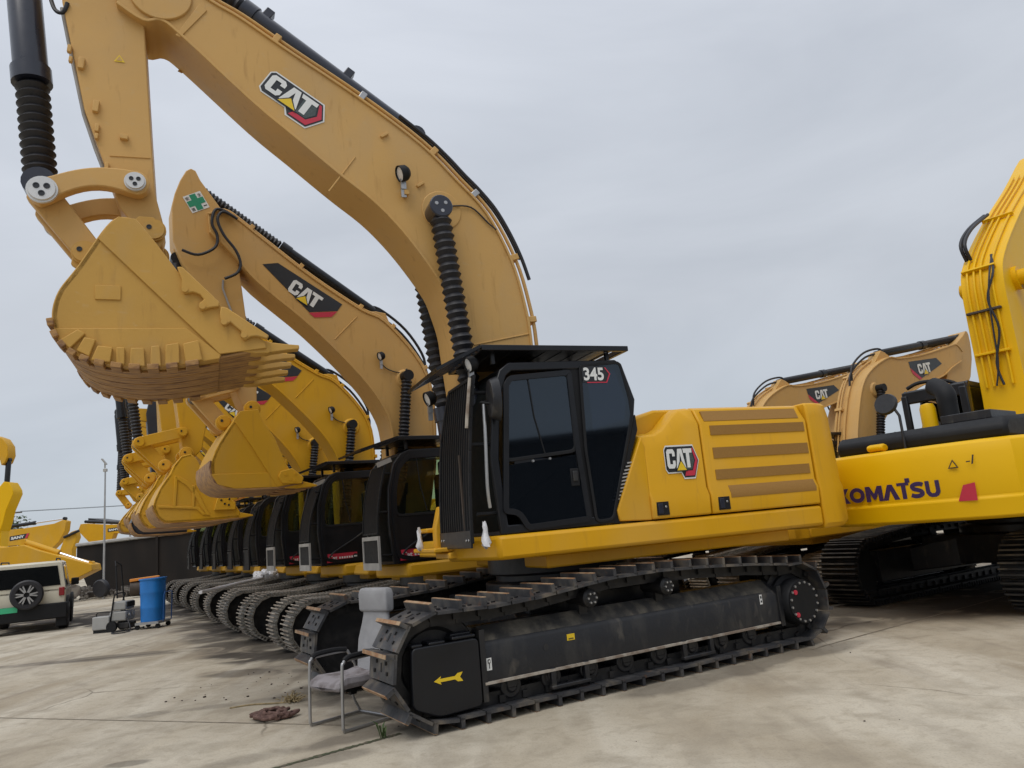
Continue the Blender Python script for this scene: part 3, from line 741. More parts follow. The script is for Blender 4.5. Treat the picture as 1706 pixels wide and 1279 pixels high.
    L.lathe([(0, .235), (.012, .225), (.012, 0)], (c0[0], .311, c0[1]), (0, 1, 0), 32); L.build('boss_plate', TAN, b, bevel=.004)
    for sd in (1, -1):
        r = ram(root, 'boom_ram', (.93, sd * .47, 1.95), ((1.233, 5.059)[0], sd * .47, (1.233, 5.059)[1]), .125, .34, pitch=.085)
        P = MB(); e1 = (1.233, 5.059)
        P.lathe([(-.16, .09), (-.16, .12), (.10, .13), (.11, .12), (.11, 0)], (e1[0], sd * .47, e1[1]), (0, sd, 0), 24); P.m = 1
        for k in range(3): P.lathe([(.108, 0), (.108, .024), (.118, .02), (.118, 0)], (e1[0] + .06 * math.cos(k * 2.09 + .4), sd * .47, e1[1] + .06 * math.sin(k * 2.09 + .4)), (0, sd, 0), 10)
        P.build('pin_head', [NAVY, STEEL], r)
    hose(b, [(c0[0] - .1, .34, c0[1] + .05), (c0[0] - .35, .33, c0[1] + .06), (c0[0] - .55, .33, c0[1] - .12), (c0[0] - .63, .35, c0[1] - .2)], .009)
    # stick ram lying on top of the boom
    r0 = Vector((1.30, -.02, 6.19)); r1 = Vector((4.02, -.02, 8.09))
    r = ram(root, 'stick_ram', r0, r1, .115, .70, pitch=.075)
    for t, w in ((.30, .19), (.62, .17)):
        P = MB(); o = r0.lerp(r1, t); P.box(o + Vector((-.05, .03, .10)), (.10, .12, .14), Matrix.Rotation(-.62, 3, 'Y')); P.build('clamp', NAVY, r, bevel=.01)
    # pipes along the top edge
    tl = smooth_line(top, 4)
    up = [q for q in shift_line(tl, .05) if q[0] < 3.9 and q[1] > 3.0]
    up = shift_line(tl, -.05) if (Vector(shift_line(tl, .05)[20]) - Vector((1, 4))).length < (Vector(tl[20]) - Vector((1, 4))).length else shift_line(tl, .05)
    sgn = -.05 if up[0] == shift_line(tl, -.05)[0] else .05
    for yy, dd, rr in ((.27, 1.6, .019), (.20, 2.4, .021), (.05, 1.6, .022)):
        P = MB(); ln = shift_line(tl, sgn * dd)
        P.tube([(q[0], yy, q[1]) for q in ln[5:-10]], rr, 8); P.build('hydraulic_pipe', TAN, b)
    for k in (10, 16, 22, 27, 32, 37):
        P = MB(); q = shift_line(tl, sgn * 1.1)[k]; t = (Vector(tl[k + 1]) - Vector(tl[k - 1])).normalized()
        P.box((q[0], .2, q[1]), (.07, .22, .12), Matrix.Rotation(-math.atan2(t.y, t.x), 3, 'Y')); P.build('pipe_clamp', STEEL if k in (22, 32) else TAN, b, bevel=.008)
    l2 = shift_line(tl, sgn * 4.0)
    hose(b, [(q[0], .20, q[1]) for q in l2[30:13:-2]] , .022)
    P = MB(); P.prism([(1.10, 5.50), (1.70, 6.06), (1.40, 6.18), (1.22, 6.10)], -.16, .10); P.build('ram_mount', TAN, b, bevel=.02)
    hose(b, [(q[0], .10, q[1]) for q in shift_line(tl, sgn * 4.6)[30:15:-2]], .018)
    q = (1.594, 5.469)
    work_lamp(b, (q[0], .42, q[1] + .03), 1, 1.15)
    P = MB(); P.box((q[0] - .03, .36, q[1] - .20), (.05, .10, .05)); P.build('lamp_bracket', TAN, b)
    for px in ((1.378, 5.415), (1.755, 5.973)):
        P = MB(); P.box((px[0], .325, px[1]), (.10, .03, .03), Matrix.Rotation(.6, 3, 'Y')); P.build('pipe_lug', TAN, b, bevel=.005)
    # ---------------- stick, with its ram and links
    st = [(4.911, 7.070), (4.699, 5.920), (4.485, 5.247), (4.353, 4.823), (4.212, 4.661), (4.055, 4.647), (4.001, 4.738), (4.076, 5.035), (4.120, 5.871), (4.201, 7.220)]
    st = [(4.90, 7.75), (4.72, 8.25), (4.35, 8.62), (3.98, 8.55), (3.92, 8.2)][::-1] + []
    stick = [(4.911, 7.070), (4.699, 5.920), (4.485, 5.247), (4.379, 4.914)] + [(4.191, 4.637), (4.023, 4.649), (4.001, 4.776), (4.076, 5.098), (4.120, 5.871), (4.190, 7.222)] + [(4.12, 7.6), (3.92, 8.2), (3.98, 8.5), (4.3, 8.6), (4.7, 8.25), (4.95, 7.75)]
    S = MB(); S.prism(stick, -.245, .245); k = S.build('stick', TAN, root, bevel=.012)
    L = MB(); L.tube([(p[0], .247, p[1]) for p in [(4.472, 5.451), (4.119, 5.466)]], .008, 6); L.build('weld_seam', TAN, k)
    L = MB(); ln = [(4.911, 7.070), (4.807, 6.489), (4.699, 5.920), (4.592, 5.563), (4.485, 5.247)]
    L.tube([(p[0] + .015, .15, p[1] - .01) for p in ln], .018, 8); L.build('hydraulic_pipe', LIGHTRIM, k)
    for p, w, hh in (((4.728, 6.397), .09, .12), ((4.597, 5.948), .09, .12), ((4.349, 5.651), .12, .05), ((4.833, 6.537), .06, .08), ((4.584, 5.718), .06, .08), ((4.496, 5.321), .06, .08), ((4.821, 6.421), .05, .06), ((4.587, 5.628), .05, .06)):
        L = MB(); L.box((p[0], .265, p[1]), (w * .6, .045, hh), Matrix.Rotation(-.1, 3, 'Y')); L.build('pipe_lug', TAN, k, bevel=.006)
    D = Decal((0, .2475, 0), (-1, 0, 0), (0, 0, 1), (0, 1, 0)); a = (4.399, 6.501)
    D.poly([(-a[0] - .05, a[1] - .02), (-a[0] + .05, a[1] - .02), (-a[0], a[1] + .06)], YELD, 1); D.poly([(-a[0] - .03, a[1] - .008), (-a[0] + .03, a[1] - .008), (-a[0], a[1] + .042)], TAN, 2); D.build('warning_decal', k)
    r = ram(root, 'bucket_ram', (5.36, 0, 8.05), (5.081, -0.000, 5.177), .155, .62, pitch=.082)
    P = MB(); P.box((5.12, 0, 8.1), (.6, .3, .25)); P.build('ram_mount', TAN, k, bevel=.02)
    hose(r, [(5.05, .12, 7.25), (4.98, .2, 7.0), (4.9, .24, 6.95), (4.86, .26, 7.05)], .02)
    # curved idler links each side, then the box link down to the bucket
    A = (4.999, 4.965); Bp = (4.238, 5.118)
    for sd in (1, -1):
        L = MB(); n = 12; mid = [Vector(A).lerp(Vector(Bp), t / n) + Vector((0, .10 * math.sin(math.pi * t / n))) for t in range(n + 1)]
        wdt = [.125 - .03 * math.sin(math.pi * t / n) for t in range(n + 1)]
        hi = [(p.x, p.y + w) for p, w in zip(mid, wdt)]; lo = [(p.x, p.y - w) for p, w in zip(mid, wdt)]
        ea = [(A[0] + .125 * math.cos(R(t)), A[1] + .125 * math.sin(R(t))) for t in range(-80, 81, 20)]
        eb = [(Bp[0] - .125 * math.cos(R(t)), Bp[1] - .125 * math.sin(R(t))) for t in range(-80, 81, 20)]
        L.prism(hi + eb + lo[::-1] + ea, sd * .27, sd * .40) if False else L.prism(hi[1:-1] + eb[::-1][::1][::-1] + lo[1:-1][::-1] + ea, sd * .275, sd * .395)
        l = L.build('idler_link', TAN, root, bevel=.012)
        pin_cap(l, (A[0], sd * .395, A[1]), .115, sd); pin_cap(l, (Bp[0], sd * .395, Bp[1]), .085, sd)
    E = (4.626, 4.439)
    for sd in (1, -1):
        L = MB(); u = (Vector(E) - Vector(A)).normalized(); w = Vector((-u.y, u.x)) * .135
        L.prism([tuple(Vector(A) + w - u * .08), tuple(Vector(A) + w * .6 - u * .14), tuple(Vector(A) - w * .6 - u * .14), tuple(Vector(A) - w - u * .08), tuple(Vector(E) - w * .9), tuple(Vector(E) - w * .5 + u * .12), tuple(Vector(E) + w * .5 + u * .12), tuple(Vector(E) + w * .9)], sd * .14, sd * .25)
        if sd > 0: L.box(((A[0] + E[0]) / 2, 0, (A[1] + E[1]) / 2), (.12, .3, .5), Matrix.Rotation(math.atan2(u.x, u.y) + math.pi, 3, 'Y'))
        L.build('bucket_link', TAN, root, bevel=.012)
    # ---------------- bucket
    prof = smooth_line([(3.521, 3.288), (3.834, 3.232), (4.131, 3.211), (4.409, 3.238), (4.630, 3.312), (4.774, 3.447), (4.836, 3.646), (4.797, 3.871), (4.658, 4.106), (4.442, 4.494), (4.329, 4.594), (4.199, 4.581)], 6)
    edge = [(4.057, 4.395), (3.859, 4.101), (3.124, 3.449), (3.110, 3.386)]
    Bk, inn = bucket(root, prof, None, .77, BKT, None, edge=edge)
    bk = Bk.build('bucket', BKT, root, bevel=.008)
    # floor lip carried on to the teeth
    L = MB(); a = [(3.521, 3.288), (3.129, 3.449), (3.142, 3.363)]
    L.prism([a[0], (a[0][0] - .02, a[0][1] + .05), (a[1][0], a[1][1]), (a[2][0], a[2][1])], -.77, .77); L.build('lip_plate', DIRTY, bk, bevel=.006)
    # reinforcing plates on both cheeks
    for sd in (1, -1):
        P = MB(); q = [(4.495, 4.367), (4.431, 4.490), (4.342, 4.589), (4.198, 4.577), (4.056, 4.385), (3.859, 4.097), (3.125, 3.447), (3.110, 3.384), (3.515, 3.324)]
        P.prism(q, sd * .768, sd * .792); P.build('cheek_plate', BKT, bk, bevel=.006)
        P = MB(); q = [(4.813, 3.546), (3.792, 3.565), (3.506, 3.322), (3.516, 3.283), (3.834, 3.227), (4.148, 3.201), (4.416, 3.233), (4.632, 3.301), (4.775, 3.431)]
        P.prism(q, sd * .768, sd * .786); P.build('heel_plate', BKT, bk, bevel=.006)
        P = MB(); P.box(((4.415, 3.877)[0], sd * .775, (4.415, 3.877)[1]), (.20, .016, .13)); P.build('maker_plate', BKT, bk, bevel=.004)
        wear = [(4.765, 3.434), (4.634, 3.530), (4.576, 3.494), (4.689, 3.361)], [(4.640, 3.346), (4.584, 3.462), (4.499, 3.442), (4.546, 3.289)], [(4.532, 3.262), (4.484, 3.389), (4.371, 3.374), (4.387, 3.241)], [(4.342, 3.231), (4.343, 3.374), (4.279, 3.375), (4.277, 3.220)], [(4.241, 3.215), (4.232, 3.370), (4.129, 3.371), (4.119, 3.204)], [(4.082, 3.204), (4.073, 3.387), (4.006, 3.393), (3.992, 3.209)], [(3.963, 3.214), (3.958, 3.399), (3.852, 3.422), (3.843, 3.236)], [(3.799, 3.236), (3.818, 3.412), (3.694, 3.446), (3.657, 3.263)]
        for wq in wear:
            P = MB(); P.prism(list(wq), sd * .786, sd * .822); P.build('wear_plate', BKT, bk, bevel=.008)
        for wq in ([(3.863, 4.124), (3.819, 4.127), (3.509, 3.801), (3.514, 3.760), (3.591, 3.747), (3.667, 3.716), (3.686, 3.778), (3.641, 3.825), (3.675, 3.869), (3.730, 3.890), (3.800, 3.871), (3.830, 3.932), (3.824, 4.012)], [(3.499, 3.761), (3.448, 3.751), (3.088, 3.494), (3.104, 3.459), (3.193, 3.486), (3.246, 3.480), (3.299, 3.445), (3.334, 3.490), (3.328, 3.530), (3.379, 3.575), (3.419, 3.614), (3.461, 3.579), (3.501, 3.612), (3.510, 3.692)]):
            P = MB(); P.prism(wq, sd * .785, sd * .835); cu = P.build('side_cutter', BKT, bk, bevel=.01)
        for c1 in ((3.800, 3.910), (3.656, 3.756), (3.476, 3.613), (3.308, 3.491)):
            P = MB(); P.cyl((c1[0], sd * .83, c1[1]), (c1[0], sd * .85, c1[1]), .028, 12); P.build('bolt_head', BKT, bk)
    for k in range(5):
        y = .70 - k * .35; a = (3.173, 3.397); t = (2.801, 3.406)
        P = MB(); ux = Vector((t[0] - a[0], t[1] - a[1])); L0 = ux.length; ux.normalize(); n = Vector((ux.y, -ux.x))
        if n.y < 0: n = -n
        def sc(f, hh, w): 
            o = Vector(a) + ux * (L0 * f); return [(o.x + n.x * e * hh, y + g * w, o.y + n.y * e * hh) for e, g in ((-1, -1), (-1, 1), (1, 1), (1, -1))]
        P.loft([sc(-.55, .03, .085), sc(-.1, .06, .075), sc(.2, .058, .068), sc(.25, .05, .062), sc(.65, .030, .058), sc(.97, .020, .055)]); P.build('tooth', BKT, bk, bevel=.008)
    # underside wear strips and heel cleats wrapping round the corners
    P = MB()
    for i in range(0, 40):
        a, c = Vector(prof[i]), Vector(prof[i + 1]); mid = (a + c) / 2; ln = (c - a); ang = math.atan2(ln.y, ln.x)
        nn = Vector((ln.y, -ln.x)).normalized()
        if (mid + nn * .1 - Vector((4.2, 3.8))).length < (mid - Vector((4.2, 3.8))).length: nn = -nn
        for yy in (-.66, -.40, -.14, .12, .38):
            o = mid + nn * .012; P.box((o.x, yy + .13, o.y), (ln.length * 1.04, .235, .016), Matrix.Rotation(-ang, 3, 'Y'))
    P.build('wear_strip', DIRTY, bk)
    for i in range(3, 36, 3):
        a = Vector(prof[i]).lerp(Vector(prof[i + 3]), .5); ln = Vector(prof[i + 3]) - Vector(prof[i]); nn = Vector((ln.y, -ln.x)).normalized()
        if (a + nn * .1 - Vector((4.2, 3.8))).length < (a - Vector((4.2, 3.8))).length: nn = -nn
        for sd in (1, -1):
            P = MB(); o = a + nn * .012; P.box((o.x, sd * .735, o.y), (ln.length * .62, .19, .05), Matrix.Rotation(-math.atan2(ln.y, ln.x), 3, 'Y')); P.build('heel_shroud', DIRTY, bk, bevel=.006)
    # ears and pins
    for sd in (1, -1):
        for yy in (.30,):
            P = MB(); P.prism([(4.614, 4.169), (4.771, 4.290), (4.745, 4.456), (4.669, 4.520), (4.590, 4.513), (4.519, 4.422), (4.443, 4.307)], sd * .27, sd * .33); P.prism([(4.370, 4.552), (4.300, 4.727), (4.208, 4.808), (4.083, 4.806), (3.999, 4.713), (3.983, 4.608), (4.020, 4.526), (4.083, 4.418)], sd * .27, sd * .33)
            e = P.build('ear', BKT, bk, bevel=.01)
            pin_cap(e, ((4.659, 4.400)[0], sd * .33, (4.659, 4.400)[1]), .10, sd, 1, BKT); pin_cap(e, ((4.082, 4.661)[0], sd * .33, (4.082, 4.661)[1]), .10, sd, 1, BKT)
    return root
main_exc = build_main()

# ================================================================== the row of older excavators
def build_medium(loc, head, arm=1.0, plate=False, label='', gx=0.0, cx=.17):
    root = empty('excavator', loc, heading(head))
    tag(root, label, 'excavator', 'crawler excavators parked in the yard')
    undercarriage(root, .82, 'triple', 0, gauge=2.2, w=.60, detail=False)
    house(root, .82, GOLD, rich=True)
    # cab
    prof = [(1.14, 1.225), (1.19, 1.75), (1.17, 2.2), (1.08, 2.52), (.96, 2.66), (.84, 2.71), (-.22, 2.74), (-.32, 2.66), (-.36, 2.2), (-.30, 1.225)]
    pane = rounded([(1.067, 1.855), (1.054, 2.064), (0.978, 2.456), (0.900, 2.597), (0.496, 2.625), (0.380, 2.622), (0.441, 1.851)], .05)
    pane = rounded([(1.06, 1.86), (1.06, 2.15), (.98, 2.45), (.86, 2.58), (.18, 2.60), (.16, 1.86)], .06)
    door = rounded([(1.10, 1.30), (1.13, 1.8), (1.11, 2.2), (1.02, 2.52), (.88, 2.645), (.10, 2.665), (.08, 1.26), (.9, 1.25)], .07)
    quarter = rounded([(.02, 1.86), (.02, 2.60), (-.22, 2.60), (-.27, 2.2), (-.25, 1.86)], .04)
    prof, pane, door, quarter = [[(p[0] + cx, p[1]) for p in q] for q in (prof, pane, door, quarter)]
    c = cab(root, prof, .12, 1.03, door, pane, quarter, CLEAR)
    H = MB(); H.tube(smooth3([(1.02 + cx, 1.065, 1.34), (.95 + cx, 1.07, 1.42), (.62 + cx, 1.07, 1.60), (.42 + cx, 1.07, 1.72)]), .012, 6); H.build('grab_rail', FRAME, c)
    D = Decal((0, 1.045, 0), (-1, 0, 0), (0, 0, 1), (0, 1, 0))
    for_u = -.34
    D.o = Vector((.34 + cx, 1.045, 0))
    D.poly([(-.72, 1.265), (-.22, 1.265), (-.22, 1.40), (-.72, 1.40)], REDD, 1); D.text('Cat', -.69, 1.30, .14, .07, WHITE, 2)
    for k in range(6): D.poly([(-.52 + k * .04, 1.315), (-.495 + k * .04, 1.315), (-.495 + k * .04, 1.345), (-.52 + k * .04, 1.345)], WHITE, 2)
    D.poly([(-.25 + .045 * math.cos(a), 1.333 + .045 * math.sin(a)) for a in [i * .52 for i in range(12)]], DARKD, 2)
    D.poly([(-.275, 1.325), (-.225, 1.325), (-.225, 1.345), (-.275, 1.345)], WHITE, 3)
    D.build('red_sticker', c)
    roof_guard(root, -.30 + cx, 1.0 + cx, 1.52 + cx * .6, 2.86, 2.70, .12, 1.05)
    g = bar_guard(root, [(.45, 1.62), (.45, 2.30), (.52, 2.52), (1.02, 2.52), (1.04, 2.2), (1.04, 1.62)], 1.48 + gx, 1.24 + gx * .5, 14, rim=.025, frame=MATTE)
    g2 = MB(); g2.ring([(.42, 1.17), (.42, 1.60), (1.05, 1.60), (1.05, 1.17)], [(.455, 1.26), (.455, 1.55), (1.025, 1.55), (1.025, 1.26)], 1.48 + gx, 1.51 + gx, 'x'); g2.build('step_frame', LIGHTRIM, g)
    g2 = MB(); g2.prism([(.45, 1.25), (.45, 1.56), (1.03, 1.56), (1.03, 1.25)], 1.485 + gx, 1.495 + gx, 'x'); g2.build('mesh_panel', MATTE, g)
    for z in (1.35, 1.9, 2.4):
        g2 = MB(); g2.tube([(1.12 + cx, 1.0, z), (1.47 + gx - .1 * (z > 2.2), 1.02, z)], .016, 6); g2.build('guard_bracket', MATTE, g)
    P = MB(); P.box((1.28 + gx * .6, .98, 2.55), (.2, .05, .06), Matrix.Rotation(.35, 3, 'Y')); P.build('visor_edge', LIGHTRIM, g)
    # arm, in the proportions of the nearest of the row, scaled for its smaller neighbours
    def A(pts):
        if isinstance(pts[0], list): pts = [p for q in pts for p in q]
        return [(x * arm, z * arm) for x, z in pts]
    top = A([(.30, 1.75), (.17, 2.4)] + [(0.127, 3.782), (0.338, 4.241), (0.783, 4.730), (1.144, 4.892), (1.833, 5.319), (2.487, 5.807), (2.804, 6.052), (2.998, 6.167)] + [(3.22, 6.10)])
    top.insert(2, (.10 * arm, 3.1 * arm))
    bot = A([(.72, 1.6), (.74, 2.3)] + [(0.750, 3.015), (0.863, 3.413), (1.197, 3.896), (1.862, 4.576), (2.584, 5.179), (2.892, 5.540)] + [(3.2, 5.85)])
    paint = TAN if arm == 1.0 else GOLD
    b = boom_body(root, top, bot, .25, paint, .018)
    tl = smooth_line(top, 4); sg = .05
    if (Vector(shift_line(tl, .05)[16]) - Vector((.8, 4)) * arm).length < (Vector(tl[16]) - Vector((.8, 4)) * arm).length: sg = -.05
    for yy, dd, rr in ((.20, .9, .018), (.12, 1.4, .018), (.0, 1.0, .02)):
        P = MB(); ln = shift_line(tl, sg * dd); P.tube([(q[0], yy, q[1]) for q in ln[4:-3]], rr, 7); P.build('hydraulic_pipe', paint, b)
    for k in (9, 14, 19, 24, 29, 34):
        q = shift_line(tl, sg)[k]; t = (Vector(tl[k + 1]) - Vector(tl[k - 1])).normalized()
        P = MB(); P.box((q[0], .16, q[1]), (.06, .16, .08), Matrix.Rotation(-math.atan2(t.y, t.x), 3, 'Y')); P.build('pipe_clamp', paint, b, bevel=.006)
    lift = lambda k, d: (shift_line(tl, sg * d)[k][0], .0, shift_line(tl, sg * d)[k][1])
    hose(b, [lift(13, 1), lift(15, 4.5), lift(18, 5.5), lift(21, 4.8), lift(23, 3.5)], .022); hose(b, [lift(12, 1.2), lift(14, 3.2), lift(18, 3.6), lift(22, 3.2)], .022)
    P = MB(); q = shift_line(tl, sg * 3)[21]; P.prism([(tl[18][0], tl[18][1]), (tl[24][0], tl[24][1]), (q[0] + .05, q[1]), (q[0] - .1, q[1] - .02)], -.12, .12); P.build('ram_mount', paint, b, bevel=.01)
    p0 = Vector((shift_line(tl, sg * 2.6)[21][0], 0, shift_line(tl, sg * 2.6)[21][1])); q0 = Vector((3.36 * arm, 0, 6.60 * arm))
    ram(root, 'stick_ram', p0, q0, .085 * arm, .55, pitch=.055, body=BLACK)
    # boom rams
    for sd in (1, -1):
        r = ram(root, 'boom_ram', (.80 * arm, sd * .36, 1.65 * arm), ([(0.522, 3.878)][0][0] * arm, sd * .36, [(0.522, 3.878)][0][1] * arm), .085, .30, pitch=.055, body=MATTE)
    c0 = A([[(0.499, 3.848)]])[0]
    for sd in (1, -1):
        P = MB(); P.lathe([(0, .16), (.03, .13), (.03, 0)], (c0[0], sd * .25, c0[1]), (0, sd, 0), 28); P.build('boss_plate', paint, b)
    q = A([[(0.890, 4.189)]])[0]; work_lamp(b, (q[0], .33, q[1]), 1, .8)
    hose(b, [(q[0] - .02, .27, q[1] - .12), (q[0] - .12, .27, q[1] - .2), (q[0] - .3, .265, q[1] - .24), (q[0] - .42, .265, q[1] - .18)], .008)
    P = MB(); sp = A([[(1.542, 4.416)], [(1.196, 4.778)]]); P.tube([(sp[0][0], .252, sp[0][1]), (sp[1][0], .252, sp[1][1])], .008, 5); P.build('weld_seam', paint, b)
    # letters on both cheeks of the boom
    pan = A([(2.521, 5.448), (2.308, 5.488), (1.412, 4.946), (1.488, 4.840), (1.896, 4.794)]); red = A([(1.905, 4.785), (1.488, 4.831), (1.580, 4.744), (1.822, 4.720)])
    a0, a1 = [Vector(v) for v in A([(2.187, 5.109), (1.783, 4.856)])]
    for sd in (1, -1):
        D = Decal((0, sd * .252, 0), (1, 0, 0), (0, 0, 1), (0, sd, 0))
        D.poly(pan, DARKD, 1); D.poly(red, REDD, 2)
        ex = (a1 - a0) if sd > 0 else (a0 - a1); L = ex.length; ex = ex.normalized()
        ey = Vector((ex.y, -ex.x)) if sd > 0 else Vector((-ex.y, ex.x))
        o = (a0 if sd > 0 else a1)
        E2 = Decal((o.x, sd * .252, o.y), (ex.x, 0, ex.y), (ey.x, 0, ey.y), (0, sd, 0))
        E2.mb = D.mb; E2.mats = D.mats
        cat_letters(E2, 0, -.02, L, .21 * arm, 3)
        E2.build('logo_decal', b)
    # stick
    if not plate:
        st = [(3.303, 6.604), (3.363, 6.737), (3.424, 6.762), (3.485, 6.715), (3.561, 6.561), (3.628, 6.358), (3.666, 6.154), (3.653, 5.686), (3.545, 5.395), (3.406, 5.165), (3.047, 4.068), (2.831, 3.485), (2.757, 3.372), (2.688, 3.372), (2.631, 3.486), (2.625, 3.749), (2.744, 4.667), (2.850, 5.651), (2.917, 5.881), (3.014, 6.186)]
    else:
        st = A([(3.58, 6.25), (3.42, 6.5), (3.25, 6.3), (3.02, 5.8), (2.95, 5.3), (3.02, 4.4), (3.18, 3.50), (3.30, 3.36), (3.46, 3.40), (3.50, 3.60), (3.62, 4.6), (3.72, 5.5)])
    S = MB(); S.prism(st, -.2, .2); k = S.build('stick', paint, root, bevel=.012)
    cyl_top = A([(3.75, 5.6)])[0]
    A2, B2, E2, S2 = [Vector(v[0]) for v in (([(3.374, 3.597)], [(2.919, 3.723)], [(3.068, 3.221)], [(2.706, 3.402)]) if not plate else ([(3.870, 3.379)], [(3.250, 3.530)], [(3.513, 3.001)], [(3.199, 3.181)]))]
    ct = Vector((A2.x + .22, 0, A2.y + 1.9 * arm))
    ram(root, 'bucket_ram', ct, (A2.x, 0, A2.y), .085, .55, pitch=.055, body=BLACK)
    P = MB(); P.prism([(ct.x + .05, ct.z + .12), (ct.x - .75, ct.z + .1), (ct.x - .75, ct.z - .25), (ct.x - .05, ct.z - .12)], -.07, .07); P.build('ram_mount', paint, k, bevel=.01)
    def link(name, p, q, y0, y1, w):
        u = (q - p).normalized(); n = Vector((-u.y, u.x)) * w
        o = [p + n * math.cos(R(t)) - u * w * math.sin(R(t)) for t in range(0, 181, 30)] + [q - n * math.cos(R(t)) + u * w * math.sin(R(t)) for t in range(0, 181, 30)]
        for sd in (1, -1):
            P = MB(); P.prism([tuple(v) for v in o], sd * y0, sd * y1); l = P.build(name, paint, root, bevel=.008)
            for v in (p, q): pin_cap(l, (v.x, sd * y1, v.y), w * .75, sd, 1, paint, .03)
    link('idler_link', A2, B2, .21, .27, .085); link('bucket_link', A2, E2, .12, .19, .095)
    # bucket
    if not plate:
        prof = [(2.166, 2.374), (2.486, 2.329), (2.759, 2.328), (3.002, 2.333), (3.108, 2.354), (3.163, 2.386), (3.225, 2.433), (3.265, 2.509), (3.278, 2.605), (3.270, 2.686), (3.226, 2.811), (3.169, 2.922), (3.104, 3.026), (3.038, 3.132), (2.994, 3.193), (2.919, 3.308), (2.698, 3.331)]
        edge = [(2.657, 3.190), (2.505, 2.962), (2.379, 2.632), (2.314, 2.521), (2.156, 2.436)]
        hw = .62; lipa, tip = [(2.279, 2.355), (1.978, 2.324)]
        ribs = []; cut = [(2.482, 2.448), (2.450, 2.523), (2.305, 2.556), (2.163, 2.433), (2.189, 2.349), (2.432, 2.362)]
    else:
        prof = [(2.477, 2.099), (2.657, 2.093), (2.834, 2.087), (3.163, 2.084), (3.417, 2.085), (3.550, 2.095), (3.615, 2.144), (3.656, 2.201), (3.697, 2.293), (3.706, 2.366), (3.689, 2.437), (3.665, 2.498), (3.632, 2.578), (3.590, 2.657), (3.532, 2.746), (3.473, 2.826), (3.414, 2.962), (3.311, 3.098), (3.172, 3.132)]
        edge = [(3.103, 3.073), (3.052, 2.977), (2.948, 2.803), (2.880, 2.659), (2.794, 2.438), (2.528, 2.309), (2.457, 2.191)]
        hw = .62; lipa, tip = [(2.552, 2.140), (2.261, 2.120)]
        ribs = [[(3.408, 2.793), (3.365, 2.791), (3.393, 2.335), (3.435, 2.338)], [(3.153, 2.642), (3.118, 2.641), (3.130, 2.309), (3.164, 2.311)], [(3.642, 2.360), (3.078, 2.306), (2.958, 2.178), (3.010, 2.172), (3.104, 2.271), (3.633, 2.324)], [(3.416, 2.775), (3.332, 2.781), (3.195, 2.691), (3.076, 2.527), (2.974, 2.290), (2.906, 2.165), (2.958, 2.169), (3.044, 2.322), (3.145, 2.513), (3.247, 2.647)]]
        cut = [(2.854, 2.235), (2.808, 2.399), (2.763, 2.471), (2.683, 2.458), (2.532, 2.336), (2.534, 2.223)]
    Bk, inn = bucket(root, prof, None, hw, GOLD, None, edge=edge, shell=.045)
    bk = Bk.build('bucket', GOLD, root, bevel=.008)
    P = MB(); P.loft([[(p[0], y, p[1]) for y in (-hw - .01, hw + .01)] + [(q[0], y, q[1]) for y in (hw + .01, -hw - .01)] for p, q in zip(prof[:10], shift_line(prof, .02 if (Vector(shift_line(prof, .02)[6]) - Vector(prof[-1])).length > (Vector(prof[6]) - Vector(prof[-1])).length else -.02)[:10])]); P.build('wear_strip', DIRTY, bk)
    if not plate:
        for sd in (1, -1):
            P = MB(); P.prism([(3.004, 3.190), (2.923, 3.305), (2.702, 3.328), (2.661, 3.187), (2.510, 2.959), (2.384, 2.629), (2.319, 2.519), (2.161, 2.434), (2.171, 2.373), (2.491, 2.327), (2.611, 2.531), (2.801, 2.865)], sd * hw, sd * (hw + .018)); P.build('cheek_plate', GOLD, bk, bevel=.006)
            P = MB(); P.prism([(3.275, 2.522), (2.515, 2.512), (2.491, 2.327), (3.006, 2.332), (3.207, 2.394)], sd * hw, sd * (hw + .012)); P.build('heel_plate', GOLD, bk, bevel=.006)
    for rr in ribs:
        for sd in (1, -1):
            P = MB(); P.prism(rr, sd * hw, sd * (hw + .018)); P.build('cheek_rib', GOLD, bk, bevel=.005)
    for sd in (1, -1):
        P = MB(); P.prism(cut, sd * hw, sd * (hw + .045)); sc_ = P.build('side_cutter', GOLD, bk, bevel=.01)
        cc = Vector((sum(p[0] for p in cut) / len(cut), sum(p[1] for p in cut) / len(cut)))
        for dx, dz in ((-.06, -.05), (.0, -.03), (.05, .03), (-.07, .04)):
            P = MB(); P.cyl((cc.x + dx, sd * (hw + .04), cc.y + dz), (cc.x + dx, sd * (hw + .055), cc.y + dz), .016, 10); P.build('bolt_head', MATTE if plate else GOLD, bk)
        P = MB(); u = (E2 - S2).normalized()
        P.prism([tuple(E2 + Vector((.10 * math.cos(t * .52), .10 * math.sin(t * .52)))) for t in range(12)], sd * .2, sd * .29); P.prism([tuple(S2 + Vector((.11 * math.cos(t * .52), .11 * math.sin(t * .52)))) for t in range(12)], sd * .2, sd * .29)
        P.build('ear', GOLD, bk, bevel=.01)
        for v in (E2, S2):
            pin_cap(bk, (v.x, sd * .29, v.y), .075, sd, 1, GOLD, .03)
